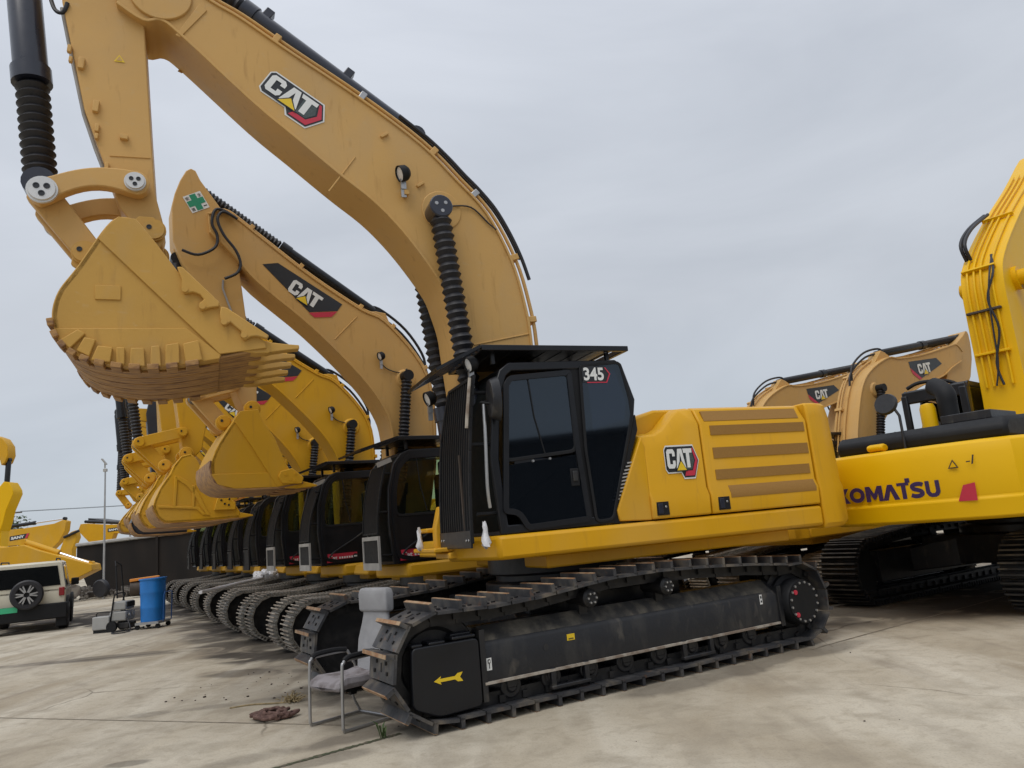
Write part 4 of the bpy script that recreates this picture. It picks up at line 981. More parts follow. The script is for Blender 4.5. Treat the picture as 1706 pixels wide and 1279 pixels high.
    for n in range(5):
        y = (hw - .06) * (1 - n / 2); a = Vector(lipa); t = Vector(tip); ux = (t - a); L0 = ux.length; ux.normalize(); nn = Vector((-ux.y, ux.x))
        def sc(f, hh, w): 
            o = a + ux * (L0 * f); return [(o.x + nn.x * g * hh, y + h * w, o.y + nn.y * g * hh) for g, h in ((-1, -1), (-1, 1), (1, 1), (1, -1))]
        P = MB(); P.loft([sc(-.3, .05, .06), sc(.2, .05, .055), sc(.6, .03, .05), sc(1, .01, .04)]); P.build('tooth', GOLD if n == 0 else DIRTY, bk, bevel=.006)
    return root
L2 = 'excavator beside the big front one, green cross sticker on its raised stick'
exc_2 = build_medium((-1.264, 11.292, 0.000), 239.4, 1.0, False, L2, -.16, 0.0)
# safety sticker on the stick of the second machine
st2 = [o for o in exc_2.children if o.name.startswith('stick') and 'ram' not in o.name][0]
D = Decal((0, .203, 0), (-1, 0, 0), (0, 0, 1), (0, 1, 0))
a, bq, cq = [Vector(v) for v in [(3.532, 6.321), (3.312, 6.443), (3.230, 6.235)]]
ux = Vector((-(bq - a).x, (bq - a).y)); W_ = ux.length * 1.0; ux.normalize(); vy = Vector((-ux.y, ux.x))
D2 = Decal((a.x, .203, a.y), (-ux.x, 0, ux.y), (-vy.x, 0, vy.y), (0, 1, 0))
S_ = W_
D2.poly([(0, 0.0), (S_, 0.0), (S_, -S_), (0, -S_)], WHITE, 1)
D2.poly([(S_ * x, S_ * (y - 1)) for x, y in ((.33, .04), (.67, .04), (.67, .33), (.96, .33), (.96, .67), (.67, .67), (.67, .96), (.33, .96), (.33, .67), (.04, .67), (.04, .33), (.33, .33))], GREEND, 2)
for ch, x, y in (('安', .06, .72), ('全', .74, .72), ('第', .06, .06), ('一', .74, .14)):
    try: D2.text(ch, S_ * x, S_ * (y - 1), S_ * .2, S_ * (.2 if ch != '一' else .05), DARKD, 2, bold=.01)
    except Exception: pass
D2.build('safety_sticker', st2)
for pts in ([(348, 352), (352, 372), (360, 395), (357, 418), (330, 424), (305, 415)], [(350, 350), (362, 362), (375, 390), (396, 420), (402, 436), (396, 455), (378, 466)]):
    pass
hose(st2, [(q[0], .29, q[1]) for q in [(2.873, 6.079), (3.028, 6.163), (3.136, 6.147), (3.177, 5.950), (3.111, 5.785), (3.144, 5.609), (3.355, 5.483), (3.554, 5.528)]], .020)
hose(st2, [(q[0], .32, q[1]) for q in [(2.850, 6.046), (3.029, 6.128), (3.108, 6.011), (3.034, 5.795), (2.882, 5.587), (2.823, 5.402), (2.873, 5.260), (3.028, 5.168)]], .020)
P = MB(); P.tube([(q[0], .22, q[1]) for q in [(3.033, 5.183), (3.042, 5.063), (2.933, 4.733), (2.847, 4.402)]], .014, 6); P.build('hydraulic_pipe', STEEL, st2)
exc_3 = build_medium((-2.674, 13.676, 0.000), 239.4, .93, True, 'excavator with ribbed bucket, second in the row from the big one marked 345')
ARM = ('boom', 'stick', 'bucket', 'idler_link', 'boom_ram')
def base(n): return n.split('.')[0]
def luff(root, deg, pivot=(.5, 1.75)):
    """lower (+) or raise (-) the whole arm of a copy about the boom foot"""
    for o in root.children:
        if base(o.name).startswith(ARM) :
            c, s = math.cos(R(deg)), math.sin(R(deg)); px, pz = pivot
            o.rotation_euler = (0, R(deg), 0)
            o.location = (px - (c * px + s * pz), 0, pz - (-s * px + c * pz))

row = [((-3.882, 15.611, 0.000), -0.5), ((-5.207, 17.964, 0.000), -4), ((-6.480, 20.289, 0.000), -2), ((-7.821, 22.575, 0.000), -7), ((-9.142, 24.815, 0.000), -10), ((-10.517, 27.022, 0.000), -9)]
labels = ['third excavator back in the row, its bucket just behind the ribbed one',
          'fourth excavator back in the row, plain dark cab with orange visor',
          'fifth excavator back in the row with charcoal stick and bucket',
          'excavator sixth back in the row, cab beside the dark dump body',
          'excavator seventh back in the row, only cab edge and tracks in view',
          'farthest excavator of the row, tracks ending beside the blue bin']
CHAR = mat('charcoal_arm_paint', (0.022, 0.025, 0.034), 0.4, vary=0.15)
for i, (loc, dip) in enumerate(row):
    c = copy_tree(exc_3); c.location = loc; c['label'] = labels[i]
    if dip: luff(c, dip)
    for o in list(c.children_recursive):
        b_ = base(o.name)
        if b_ == 'visor_edge': bpy.data.objects.remove(o)
        elif i and b_ == 'step_frame': o.data = o.data.copy(); o.data.materials.clear(); o.data.materials.append(MATTE)
        elif i and b_ == 'red_sticker': bpy.data.objects.remove(o)
        elif i == 1 and b_ == 'visor': o.data = o.data.copy(); o.data.materials.clear(); o.data.materials.append(ORANGE)
    if i == 2:
        for o in c.children:
            if base(o.name) in ('stick', 'bucket'):
                o.data = o.data.copy(); o.data.materials.clear(); o.data.materials.append(CHAR)
for i, (loc, hd, dip) in enumerate([((5.576, 13.478, 0.000), 59.4, 24.5), ((4.364, 15.724, 0.000), 59.4, 25)]):
    c = copy_tree(exc_2); c.location = loc; c.rotation_euler = (0, 0, heading(hd))
    c.scale = (.95, .95, .95)
    c['label'] = ['tan excavator behind the engine housing, arched boom lowered to the right', 'excavator at the back right, mostly hidden, boom tip logo just above the yellow housing'][i]
    luff(c, dip)
    for o in list(c.children_recursive):
        if base(o.name) in ('safety_sticker',): bpy.data.objects.remove(o)

# ================================================================== the lemon yellow excavator
def build_lemon():
    root = empty('excavator', (7.320, 11.314, 0.000), heading(49.4))
    tag(root, 'lemon yellow excavator on the right lettered KOMATSU across its counterweight', 'excavator', 'crawler excavators parked in the yard')
    undercarriage(root, 1.0, 'dark', R(49.4 - 59.4), gauge=2.50, w=.60, detail=False)
    half = [(-2.2, 1.36), (-2.7, 1.36), (-3.15, 1.27), (-3.45, 1.08), (-3.58, .80), (-3.62, .3)]
    plan = half + [(x, -y) for x, y in half[::-1]]
    def lay(z, k): return [((x + 2.2) * k - 2.2, y * (1 - (1 - k) * .4), z) for x, y in plan]
    C = MB(); C.loft([lay(1.17, .90), lay(1.20, .985), lay(1.40, 1.0), lay(1.425, .985), lay(1.45, .99), lay(1.90, .985), lay(2.03, .95), lay(2.06, .90)])
    cw = C.build('counterweight', KOM, root, bevel=.012, angle=30)
    D = Decal((-3.606, 0, 0), (0, -1, 0), (0, 0, 1), (-1, 0, 0))
    y0, y1 = (0.896, 1.454)[0], (-0.315, 1.666)[0]
    zb = 1.465; w = y0 - y1; h = .185; u0 = -y0
    cw_ = {'K': .115, 'O': .16, 'M': .175, 'A': .165, 'T': .105, 'S': .125, 'U': .125}
    word = [('K', .00, .125), ('O', .125, .165), ('M', .298, .170), ('A', .465, .165), ('T', .615, .115), ('S', .735, .135), ('U', .880, .130)]
    for ch, a, ww in word:
        if ch == 'A': D.poly([(u0 + w * a + p * w * ww, zb + q * h) for p, q in ((0, 0), (.36, 1), (.64, 1), (1, 0), (.68, 0), (.5, .62), (.32, 0))], INDIGO, 1)
        elif ch == 'T': D.poly([(u0 + w * a + p * w * ww, zb + q * h) for p, q in ((0, .86), (0, 1.04), (1.0, 1.04), (1.0, .86), (.72, .86), (.72, 0), (.36, 0), (.36, .86))], INDIGO, 1)
        elif ch == 'M': D.poly([(u0 + w * a + p * w * ww, zb + q * h) for p, q in ((0, 0), (0, 1), (.28, 1), (.5, .5), (.72, 1), (1, 1), (1, 0), (.74, 0), (.74, .55), (.56, .12), (.44, .12), (.26, .55), (.26, 0))], INDIGO, 1)
        elif ch == 'U': D.poly([(u0 + w * a + p * w * ww, zb + q * h) for p, q in ((0, 1), (0, .28), (.15, .06), (.35, -.02), (.65, -.02), (.85, .06), (1, .28), (1, 1), (.7, 1), (.7, .34), (.6, .22), (.4, .22), (.3, .34), (.3, 1))], INDIGO, 1)
        elif ch == 'K':
            X = lambda p: (u0 + w * a + p[0] * w * ww, zb + p[1] * h)
            D.poly([X(p) for p in ((0, 0), (0, 1), (.32, 1), (.32, 0))], INDIGO, 1); D.poly([X(p) for p in ((.30, .52), (.62, 1), (1.0, 1), (.64, .52), (1.04, 0), (.66, 0), (.30, .50))], INDIGO, 1)
        elif ch in 'OS':
            if ch == 'O': path = [(.5 + .36 * math.cos(t * .3927), .5 + .37 * math.sin(t * .3927)) for t in range(17)]
            else: path = smooth_line([(.92, .80), (.74, .87), (.42, .87), (.19, .76), (.24, .60), (.50, .51), (.76, .41), (.82, .25), (.60, .13), (.28, .13), (.06, .21)], 3)
            P2 = [(u0 + w * a + p[0] * w * ww, zb + p[1] * h) for p in path]; t_ = h * .13
            A1, B1 = shift_line(P2, t_), shift_line(P2, -t_)
            if ch == 'O': A1[0] = A1[-1] = tuple((Vector(A1[0]) + Vector(A1[-1])) / 2); B1[0] = B1[-1] = tuple((Vector(B1[0]) + Vector(B1[-1])) / 2)
            n_ = len(A1); D.lay(A1 + B1, [(i, i + 1, n_ + i + 1, n_ + i) for i in range(n_ - 1)], INDIGO, 1)
        else: D.text(ch, u0 + w * a, zb, w * ww * .97, h, INDIGO, 1, bold=.075)
    D.poly([(u0 + w * .700, zb + h * 1.02), (u0 + w * .745, zb + h * 1.02), (u0 + w * .745, zb + h * 1.30), (u0 + w * .700, zb + h * 1.30)], INDIGO, 1)
    D.build('lettering', cw)
    def KD(): return Decal((-3.606, 0, 0), (0, -1, 0), (0, 0, 1), (-1, 0, 0))
    D = KD(); r = [(-0.494, 1.390), (-0.571, 1.564), (-0.697, 1.585), (-0.690, 1.386)]
    D.poly([(-a, b) for a, b in r], REDD, 1); D.build('reflector', cw); D = KD()
    r = [(-0.450, 1.761), (-0.564, 1.761), (-0.513, 1.863)]
    D.poly([(-a, b) for a, b in r], BROWNM, 1); rr = inset([(-a, b) for a, b in r], .012); D.poly(rr, KOM, 2); D.build('warning_decal', cw); D = KD()
    r = [(-0.699, 1.786), (-0.718, 1.790), (-0.742, 1.888), (-0.725, 1.890)]
    D.poly([(-a, b) for a, b in r], BROWNM, 1); r = [(-0.648, 1.812), (-0.692, 1.814), (-0.694, 1.827), (-0.651, 1.825)]; D.poly([(-a, b) for a, b in r], BROWNM, 1)
    D.build('pictogram_decal', cw)
    # body, deck, hood
    B = MB(); B.prism([(-2.3, 1.25), (1.9, 1.25), (1.9, 1.45), (-2.3, 2.0)], -1.3, 1.3); B.build('deck', KOM, root, bevel=.03)
    B = MB(); B.box((-1.4, -.05, 1.75), (1.9, 2.5, .55)); B.build('engine_housing', KOM, root, bevel=.04)
    hp = [(-3.25, 2.05), (-3.28, 2.20), (-3.15, 2.30), (-2.2, 2.36), (-1.0, 2.38), (-.75, 2.30), (-.7, 2.0)]
    B = MB(); B.prism(hp, -1.02, .98); hd = B.build('hood', MATTE, root, bevel=.05)
    B = MB(); B.box((-2.6, -.55, 2.36), (.9, .55, .10)); B.m = 1
    for k in range(6): B.box((-2.95 + k * .13, -.55, 2.413), (.05, .44, .012))
    B.build('vent_cover', [FRAME, BLACK], hd, bevel=.012)
    B = MB(); B.tube(smooth3([(-2.0, -.02, 2.3), (-2.0, -.02, 2.62), (-1.99, -.02, 2.78), (-1.92, .06, 2.88), (-1.84, .16, 2.94)]), .125, 18, False); B.tube(smooth3([(-2.0, -.02, 2.3), (-2.0, -.02, 2.62), (-1.99, -.02, 2.78), (-1.92, .06, 2.88), (-1.84, .16, 2.94)]), .112, 18, False); B.build('exhaust_pipe', MATTE, root)
    B = MB(); B.lathe([(0, .10), (.30, .10), (.36, .08), (.38, 0)], (-2.05, .22, 2.33), (0, 0, 1), 20); B.build('yellow_canister', KOM, root)
    B = MB(); q = (0.409, 2.137); B.loft([[(-3.35 + .10 * math.cos(t), q[0] + .05 * k, q[1] - .02 + .05 * math.sin(t)) for t in [i * .785 for i in range(8)]] for k in (-2, -1, 1, 2)]); B.build('lifting_eye', KOM, cw, bevel=.02)
    B = MB(); q = (0.091, 2.137); B.tube([(-3.3, q[0], 2.05), (-3.3, q[0], 2.48), (-3.28, q[0] + .1, 2.68)], .018, 8); B.m = 1
    q2 = (0.232, 2.653); B.lathe([(-.02, 0), (-.02, .145), (.02, .13), (.02, 0)], (-3.3, q2[0], q2[1]), (-.95, 0, .32), 24); B.build('rear_mirror', [FRAME, FRAME], root)
    # cab seen from behind
    prof = [(1.75, 1.46), (1.8, 2.3), (1.55, 3.08), (1.45, 3.16), (.15, 3.19), (.05, 3.12), (.0, 2.3), (.05, 1.46)]
    door = rounded([(1.65, 1.52), (1.7, 2.3), (1.48, 3.04), (.80, 3.08), (.75, 1.52)], .06); pane = rounded([(1.58, 2.2), (1.58, 2.35), (1.42, 2.96), (.88, 2.98), (.86, 2.2)], .05)
    c = cab(root, prof, .36, 1.36, door, pane, None, CLEAR)
    B = MB(); B.box((.02, .86, 2.1), (.05, .92, .8)); B.box((.06, .86, 3.06), (.10, .98, .20)); B.box((.03, .42, 2.7), (.09, .12, .8)); B.box((.03, 1.31, 2.7), (.09, .10, .8)); B.build('rear_frame', BLACK, c, bevel=.02)
    B = MB(); B.tube(smooth3([(.2, .55, 3.17), (.15, .7, 3.25), (-.05, 1.0, 3.27), (-.1, 1.2, 3.20)]), .03, 8); B.build('wiper_bar', MATTE, c)
    B = MB(); B.tube(smooth3([(1.2, 1.4, 1.7), (1.15, 1.9, 2.1), (1.1, 2.0, 2.55), (1.05, 1.95, 2.6), (.9, 1.5, 2.45)]), .018, 8); B.build('mirror_arm', MATTE, c)
    # boom rising away
    top = [(.25, 1.6), (.42, 2.64), (.48, 3.4), (.50, 4.1), (.56, 4.75), (.92, 5.23), (2.3, 6.2), (4.2, 7.35), (5.9, 8.45), (6.3, 8.5)]
    bot = [(1.0, 1.5), (1.30, 2.4), (1.42, 3.3), (1.55, 3.95), (1.9, 4.4), (3.0, 5.2), (4.6, 6.35), (6.1, 7.7), (6.4, 8.2)]
    b = boom_body(root, top, bot, .29, KOM, .02)
    tl = smooth_line(top, 4)
    for yy, d in ((.20, .05), (.10, .05), (.0, .05), (-.16, .05)):
        P = MB(); ln = shift_line(tl, d); P.tube([(q[0], yy, q[1]) for q in ln[6:30]], .019, 8); P.build('hydraulic_pipe', KOM, b)
    for k in (9, 13, 18, 24):
        q = shift_line(tl, .06)[k]; t = (Vector(tl[k + 1]) - Vector(tl[k - 1])).normalized()
        P = MB(); P.box((q[0], .03, q[1]), (.04, .50, .07), Matrix.Rotation(-math.atan2(t.y, t.x), 3, 'Y')); P.build('pipe_clamp', BROWNM if k in (13, 17) else KOM, b, bevel=.008)
    for y in (.24, .18):
        hose(b, [(tl[20][0] - .05, y, tl[20][1] + .02), (tl[20][0] - .12, y + .02, tl[20][1] + .3), (tl[22][0] - .25, y, tl[22][1] + .22), (tl[24][0] - .1, y - .03, tl[24][1] + .14)], .030)
    hose(b, [(tl[k][0] - .10, .02 - .01 * k + .05 * math.sin(k), tl[k][1]) for k in (20, 17, 14, 11, 8, 6)], .018)
    hose(b, [(tl[k][0] - .11, .07 - .012 * k + .05 * math.cos(k), tl[k][1]) for k in (20, 17, 14, 11, 8, 6)], .014)
    for sd in (1, -1):
        P = MB(); P.cyl((1.22, sd * .29, 4.83), (1.22, sd * .52, 4.83), .13, 20); P.cyl((1.22, sd * .29, 4.83), (1.22, sd * .36, 4.83), .20, 20); P.m = 1; P.cyl((1.22, sd * .52, 4.83), (1.22, sd * .54, 4.83), .09, 16); P.build('pin_boss', [KOM, STEEL], b)
        ram(root, 'boom_ram', (1.75, sd * .42, 1.7), (1.22, sd * .42, 4.83), .11, .62, boot=False, body=NAVY, rodname='rod')
    for sd in (1,): 
        P = MB(); P.prism([(6.0, 8.6), (6.5, 8.7), (6.8, 8.2), (7.6, 5.0), (7.3, 4.9), (6.2, 7.6)], -.22, .22); P.build('stick', KOM, root, bevel=.01)
    return root
build_lemon()

# ================================================================== chair in front of the track
def build_chair():
    root = empty('office_chair', (-1.66, 6.97, 0), heading(222.8))          # x forward, y left; rails .26 to each side
    tag(root, 'stained grey high-back office chair on a bent tube frame by the big track', 'chair')
    for sd in (1, -1):
        F = MB(); y = sd * .255
        pts = [(-.25, y, .018), (.22, y, .018), (.265, y, .03), (.275, y, .08), (.262, y, .50), (.245, y, .555), (.20, y, .575), (-.10, y, .575), (-.15, y, .55), (-.20, y, .46)]
        F.tube(smooth3(pts, 5), .0135, 10)
        if sd > 0: F.tube([(-.25, -.255, .018), (-.25, .255, .018)], .0125, 10)
        f = F.build('tube_frame', STEEL, root)
        P = MB(); P.tube(smooth3([(.235, y, .575), (.18, y, .598), (0, y, .60), (-.12, y, .585)]), .024, 8); P.build('arm_pad', MATTE, f)
        F = MB(); F.tube(smooth3([(-.16, y, .54), (-.22, y, .40), (-.17, y, .2), (-.25, y, .02)]), .012, 8); F.build('rear_strut', STEEL, f)
    S = MB()
    secs = []
    for k, x in enumerate((.30, .28, .20, .05, -.10, -.20)):
        zt = (.355, .395, .425, .415, .41, .43)[k]; zb = (.345, .325, .335, .335, .33, .33)[k]; w = (.20, .235, .245, .245, .24, .23)[k]
        secs.append([(x, -w, (zt + zb) / 2), (x, -w * .93, zb), (x, 0, zb - .01), (x, w * .93, zb), (x, w, (zt + zb) / 2), (x, w * .93, zt), (x, 0, zt - .018), (x, -w * .93, zt)])
    S.loft(secs); s = S.build('seat', CLOTHD, root, bevel=.015, seg=3, angle=60)
    S = MB(); S.box((.0, 0, .305), (.34, .32, .02)); S.box((.05, .08, .28), (.06, .04, .05)); S.build('seat_plate', MATTE, s)
    S = MB(); secs = []
    for z, xb, w, t in ((.40, -.20, .19, .05), (.52, -.235, .225, .06), (.66, -.26, .235, .06), (.80, -.285, .205, .05), (.88, -.295, .19, .045), (.93, -.30, .20, .05), (.99, -.305, .205, .05)):
        secs.append([(xb - t * .4, -w, z), (xb + t * .3, -w * .96, z), (xb + t * .55, 0, z), (xb + t * .3, w * .96, z), (xb - t * .4, w, z), (xb - t, w * .7, z), (xb - t, -w * .7, z)])
    S.loft(secs); S.build('backrest', CLOTH, root, bevel=.012, angle=60)
    S = MB(); secs = []
    for z, d, w in ((.90, .03, .205), (.92, .05, .215), (1.06, .055, .215), (1.105, .045, .205), (1.118, .02, .19)):
        xb = -.30
        secs.append([(xb - d, -w, z), (xb + d * .8, -w, z), (xb + d, 0, z), (xb + d * .8, w, z), (xb - d, w, z), (xb - d * 1.1, 0, z)])
    S.loft(secs); S.build('headrest_cover', CLOTH, root, bevel=.014, angle=60)
build_chair()

# ================================================================== rope, straw, bags, white pole
rnd = random.Random(11)
P = MB(); c = Vector((-2.52, 7.42, 0))
for k in range(6):
    pts = []; a0 = rnd.uniform(0, 6.28)
    for t in range(12):
        a = a0 + t * rnd.uniform(.45, .75); r = rnd.uniform(.05, .24)
        pts.append(c + Vector((math.cos(a) * r * 1.0, math.sin(a) * r * .75, .022 + rnd.uniform(0, .075) * (1 - r * 2.5))))
    P.tube(smooth3(pts, 4), .017, 7)
tag(P.build('rope', ROPE), 'heap of brown rope lying on the concrete left of the chair', 'rope')
P = MB(); c = Vector((-2.56, 8.1, 0))
for k in range(70):
    a = rnd.uniform(0, 6.28); r = abs(rnd.gauss(0, .07)); p = c + Vector((math.cos(a) * r, math.sin(a) * r, .01)); d = Vector((rnd.uniform(-1, 1), rnd.uniform(-1, 1), rnd.uniform(0, .7))).normalized() * rnd.uniform(.04, .12)
    P.tube([p, p + d * .5 + Vector((0, 0, .01)), p + d], .004, 4)
P.tube(smooth3([c, c + Vector((-.2, -.02, .01)), c + Vector((-.42, .02, .008)), c + Vector((-.62, -.05, .006))]), .008, 6)
tag(P.build('straw_bundle', STRAW), 'small bundle of dry straw and twig on the ground behind the rope', 'straw')
def bag(loc, s, label, seed):
    r = random.Random(seed); root = MB(); secs = []
    for i, (z, w) in enumerate(((.0, .02), (-.06, .035), (-.10, .03), (-.2, .05), (-.30, .075), (-.36, .06), (-.39, .02))):
        secs.append([(loc[0] + s * w * (1 + r.uniform(-.4, .4)) * math.cos(t), loc[1] + s * w * (1 + r.uniform(-.4, .4)) * math.sin(t), loc[2] + s * (z + r.uniform(-.02, .02))) for t in [k * .698 for k in range(9)]])
    root.loft(secs); tag(root.build('plastic_bag', PLASTIC, angle=60), label, 'plastic bag', 'plastic bags hung on the big excavator')
bag((-0.365, 6.882, 1.627), .60, 'white plastic film knotted at the foot of the big black cab', 4)
bag((-1.119, 7.997, 1.640), .60, 'crumpled white plastic bag hanging over the yellow front step', 9)
P = MB(); a = Vector((-5.267, 12.231, 0.930)); b = Vector((-5.503, 15.866, 0.930))
a.z += .06; b.z += .08; P.tube([a, a.lerp(b, .5), b], .030, 8); P.m = 1
for k in range(24):
    o = b + Vector((rnd.gauss(0, .12), rnd.gauss(.15, .2), rnd.uniform(0, .10))); P.lathe([(-.06, 0), (-.05, .05), (0, .075), (.05, .05), (.06, 0)], o, (rnd.uniform(-1, 1), rnd.uniform(-1, 1), .4), 8)
tag(P.build('mop', [PLASTIC, PLASTIC]), 'long white mop lying across the crawler tracks of the row', 'mop')

# ================================================================== blue bin and pressure washer
root = empty('wheeled_bin', (-9.02, 18.3, 0), heading(0)); tag(root, 'tall blue plastic bin on a wheeled steel dolly', 'bin')
def rrect(cx, cy, w, d, r): return rounded([(cx - w / 2, cy - d / 2), (cx + w / 2, cy - d / 2), (cx + w / 2, cy + d / 2), (cx - w / 2, cy + d / 2)], r)
B = MB()
B.loft([[(p[0], p[1], z) for p in rrect(0, 0, w, w * .9, .22)] for z, w in ((.16, .52), (.45, .535), (.47, .545), (.50, .535), (.80, .55), (.82, .56), (.85, .55), (1.10, .565), (1.12, .60), (1.15, .60), (1.15, .54), (.9, .50))], caps=True)
B.build('tub', BLUE, root, bevel=.006)
B = MB()
for y in (-.25, .25): B.box((0, y, .13), (.62, .05, .05))
for x in (-.29, .29): B.box((x, 0, .13), (.05, .5, .05))
B.box((0, 0, .15), (.56, .48, .02)); B.build('dolly_frame', STEEL, root)
B = MB(); B.tube(smooth3([(-.12, -.30, .14), (-.13, -.32, .6), (-.10, -.32, .78), (0, -.32, .80), (.26, -.32, .80), (.33, -.30, .76), (.34, -.29, .5), (.33, -.28, .14)]), .012, 8); B.build('push_bar', mat('blue_steel_tube', (.02, .10, .32), .4), root)
for x in (-.26, .26):
    for y in (-.24, .24):
        B = MB(); B.cyl((x - .018, y, .055), (x + .018, y, .055), .055, 16); B.box((x, y, .10), (.05, .03, .05)); B.build('caster', MATTE, root)
root = empty('pressure_washer', (-9.78, 18.35, 0), heading(0)); tag(root, 'grey pressure washer with tall black folding handle beside the blue bin', 'pressure washer')
B = MB(); B.box((0, 0, .34), (.44, .40, .22)); B.box((0, -.02, .58), (.42, .34, .20)); B.build('housing', mat('grey_machine_paint', (.28, .28, .27), .5), root, bevel=.03)
B = MB(); B.box((0, -.21, .60), (.32, .02, .12)); B.m = 1; B.cyl((.08, -.215, .38), (.08, -.235, .38), .06, 16); B.cyl((-.1, -.215, .36), (-.1, -.24, .36), .035, 12); B.build('control_panel', [MATTE, LIGHTRIM], root)
B = MB(); B.tube(smooth3([(-.22, .18, .1), (-.22, .1, .7), (-.2, .05, .85), (.2, .05, .85), (.22, .1, .7), (.22, .18, .1)]), .018, 8); B.tube([(-.05, .1, .75), (.10, .22, 1.5), (.30, .2, 1.52), (.36, .1, .05)], .018, 8); B.tube([(.10, .22, 1.5), (.22, .3, 1.62), (.30, .2, 1.52)], .018, 8); B.build('handle', MATTE, root)
for x in (-.24, .24):
    B = MB(); B.cyl((x - .04, .12, .12), (x + .04, .12, .12), .12, 18); B.build('wheel', MATTE, root)
B = MB(); B.box((0, -.12, .12), (.36, .26, .16)); B.build('motor', LINK, root, bevel=.03)
B = MB(); B.tube(smooth3([(-.15, -.2, .3), (-.4, -.4, .05), (-.75, -.5, .02), (-.9, -.3, .02), (-.6, -.1, .02), (-.3, -.35, .02), (0, -.5, .02), (.3, -.35, .02)]), .014, 6); B.build('hose', RUB, root)
root = empty('tank_unit', (-10.15, 18.2, 0), heading(0)); tag(root, 'low grey welding set standing left of the pressure washer', 'welder')
B = MB(); B.box((0, 0, .22), (.26, .4, .30)); B.build('housing', mat('light_grey_case', (.34, .34, .33), .5), root, bevel=.02)
B = MB(); B.box((0, -.205, .28), (.18, .015, .10)); B.cyl((-.05, -.2, .15), (-.05, -.23, .15), .03, 10); B.cyl((.05, -.2, .15), (.05, -.23, .15), .03, 10); B.build('panel', MATTE, root)
B = MB(); B.tube(smooth3([(0, -.16, .37), (0, -.14, .45), (0, .14, .45), (0, .16, .37)]), .012, 6); B.build('handle', MATTE, root)
B = MB(); B.box((0, 0, .04), (.22, .36, .08)); B.build('foot', MATTE, root)

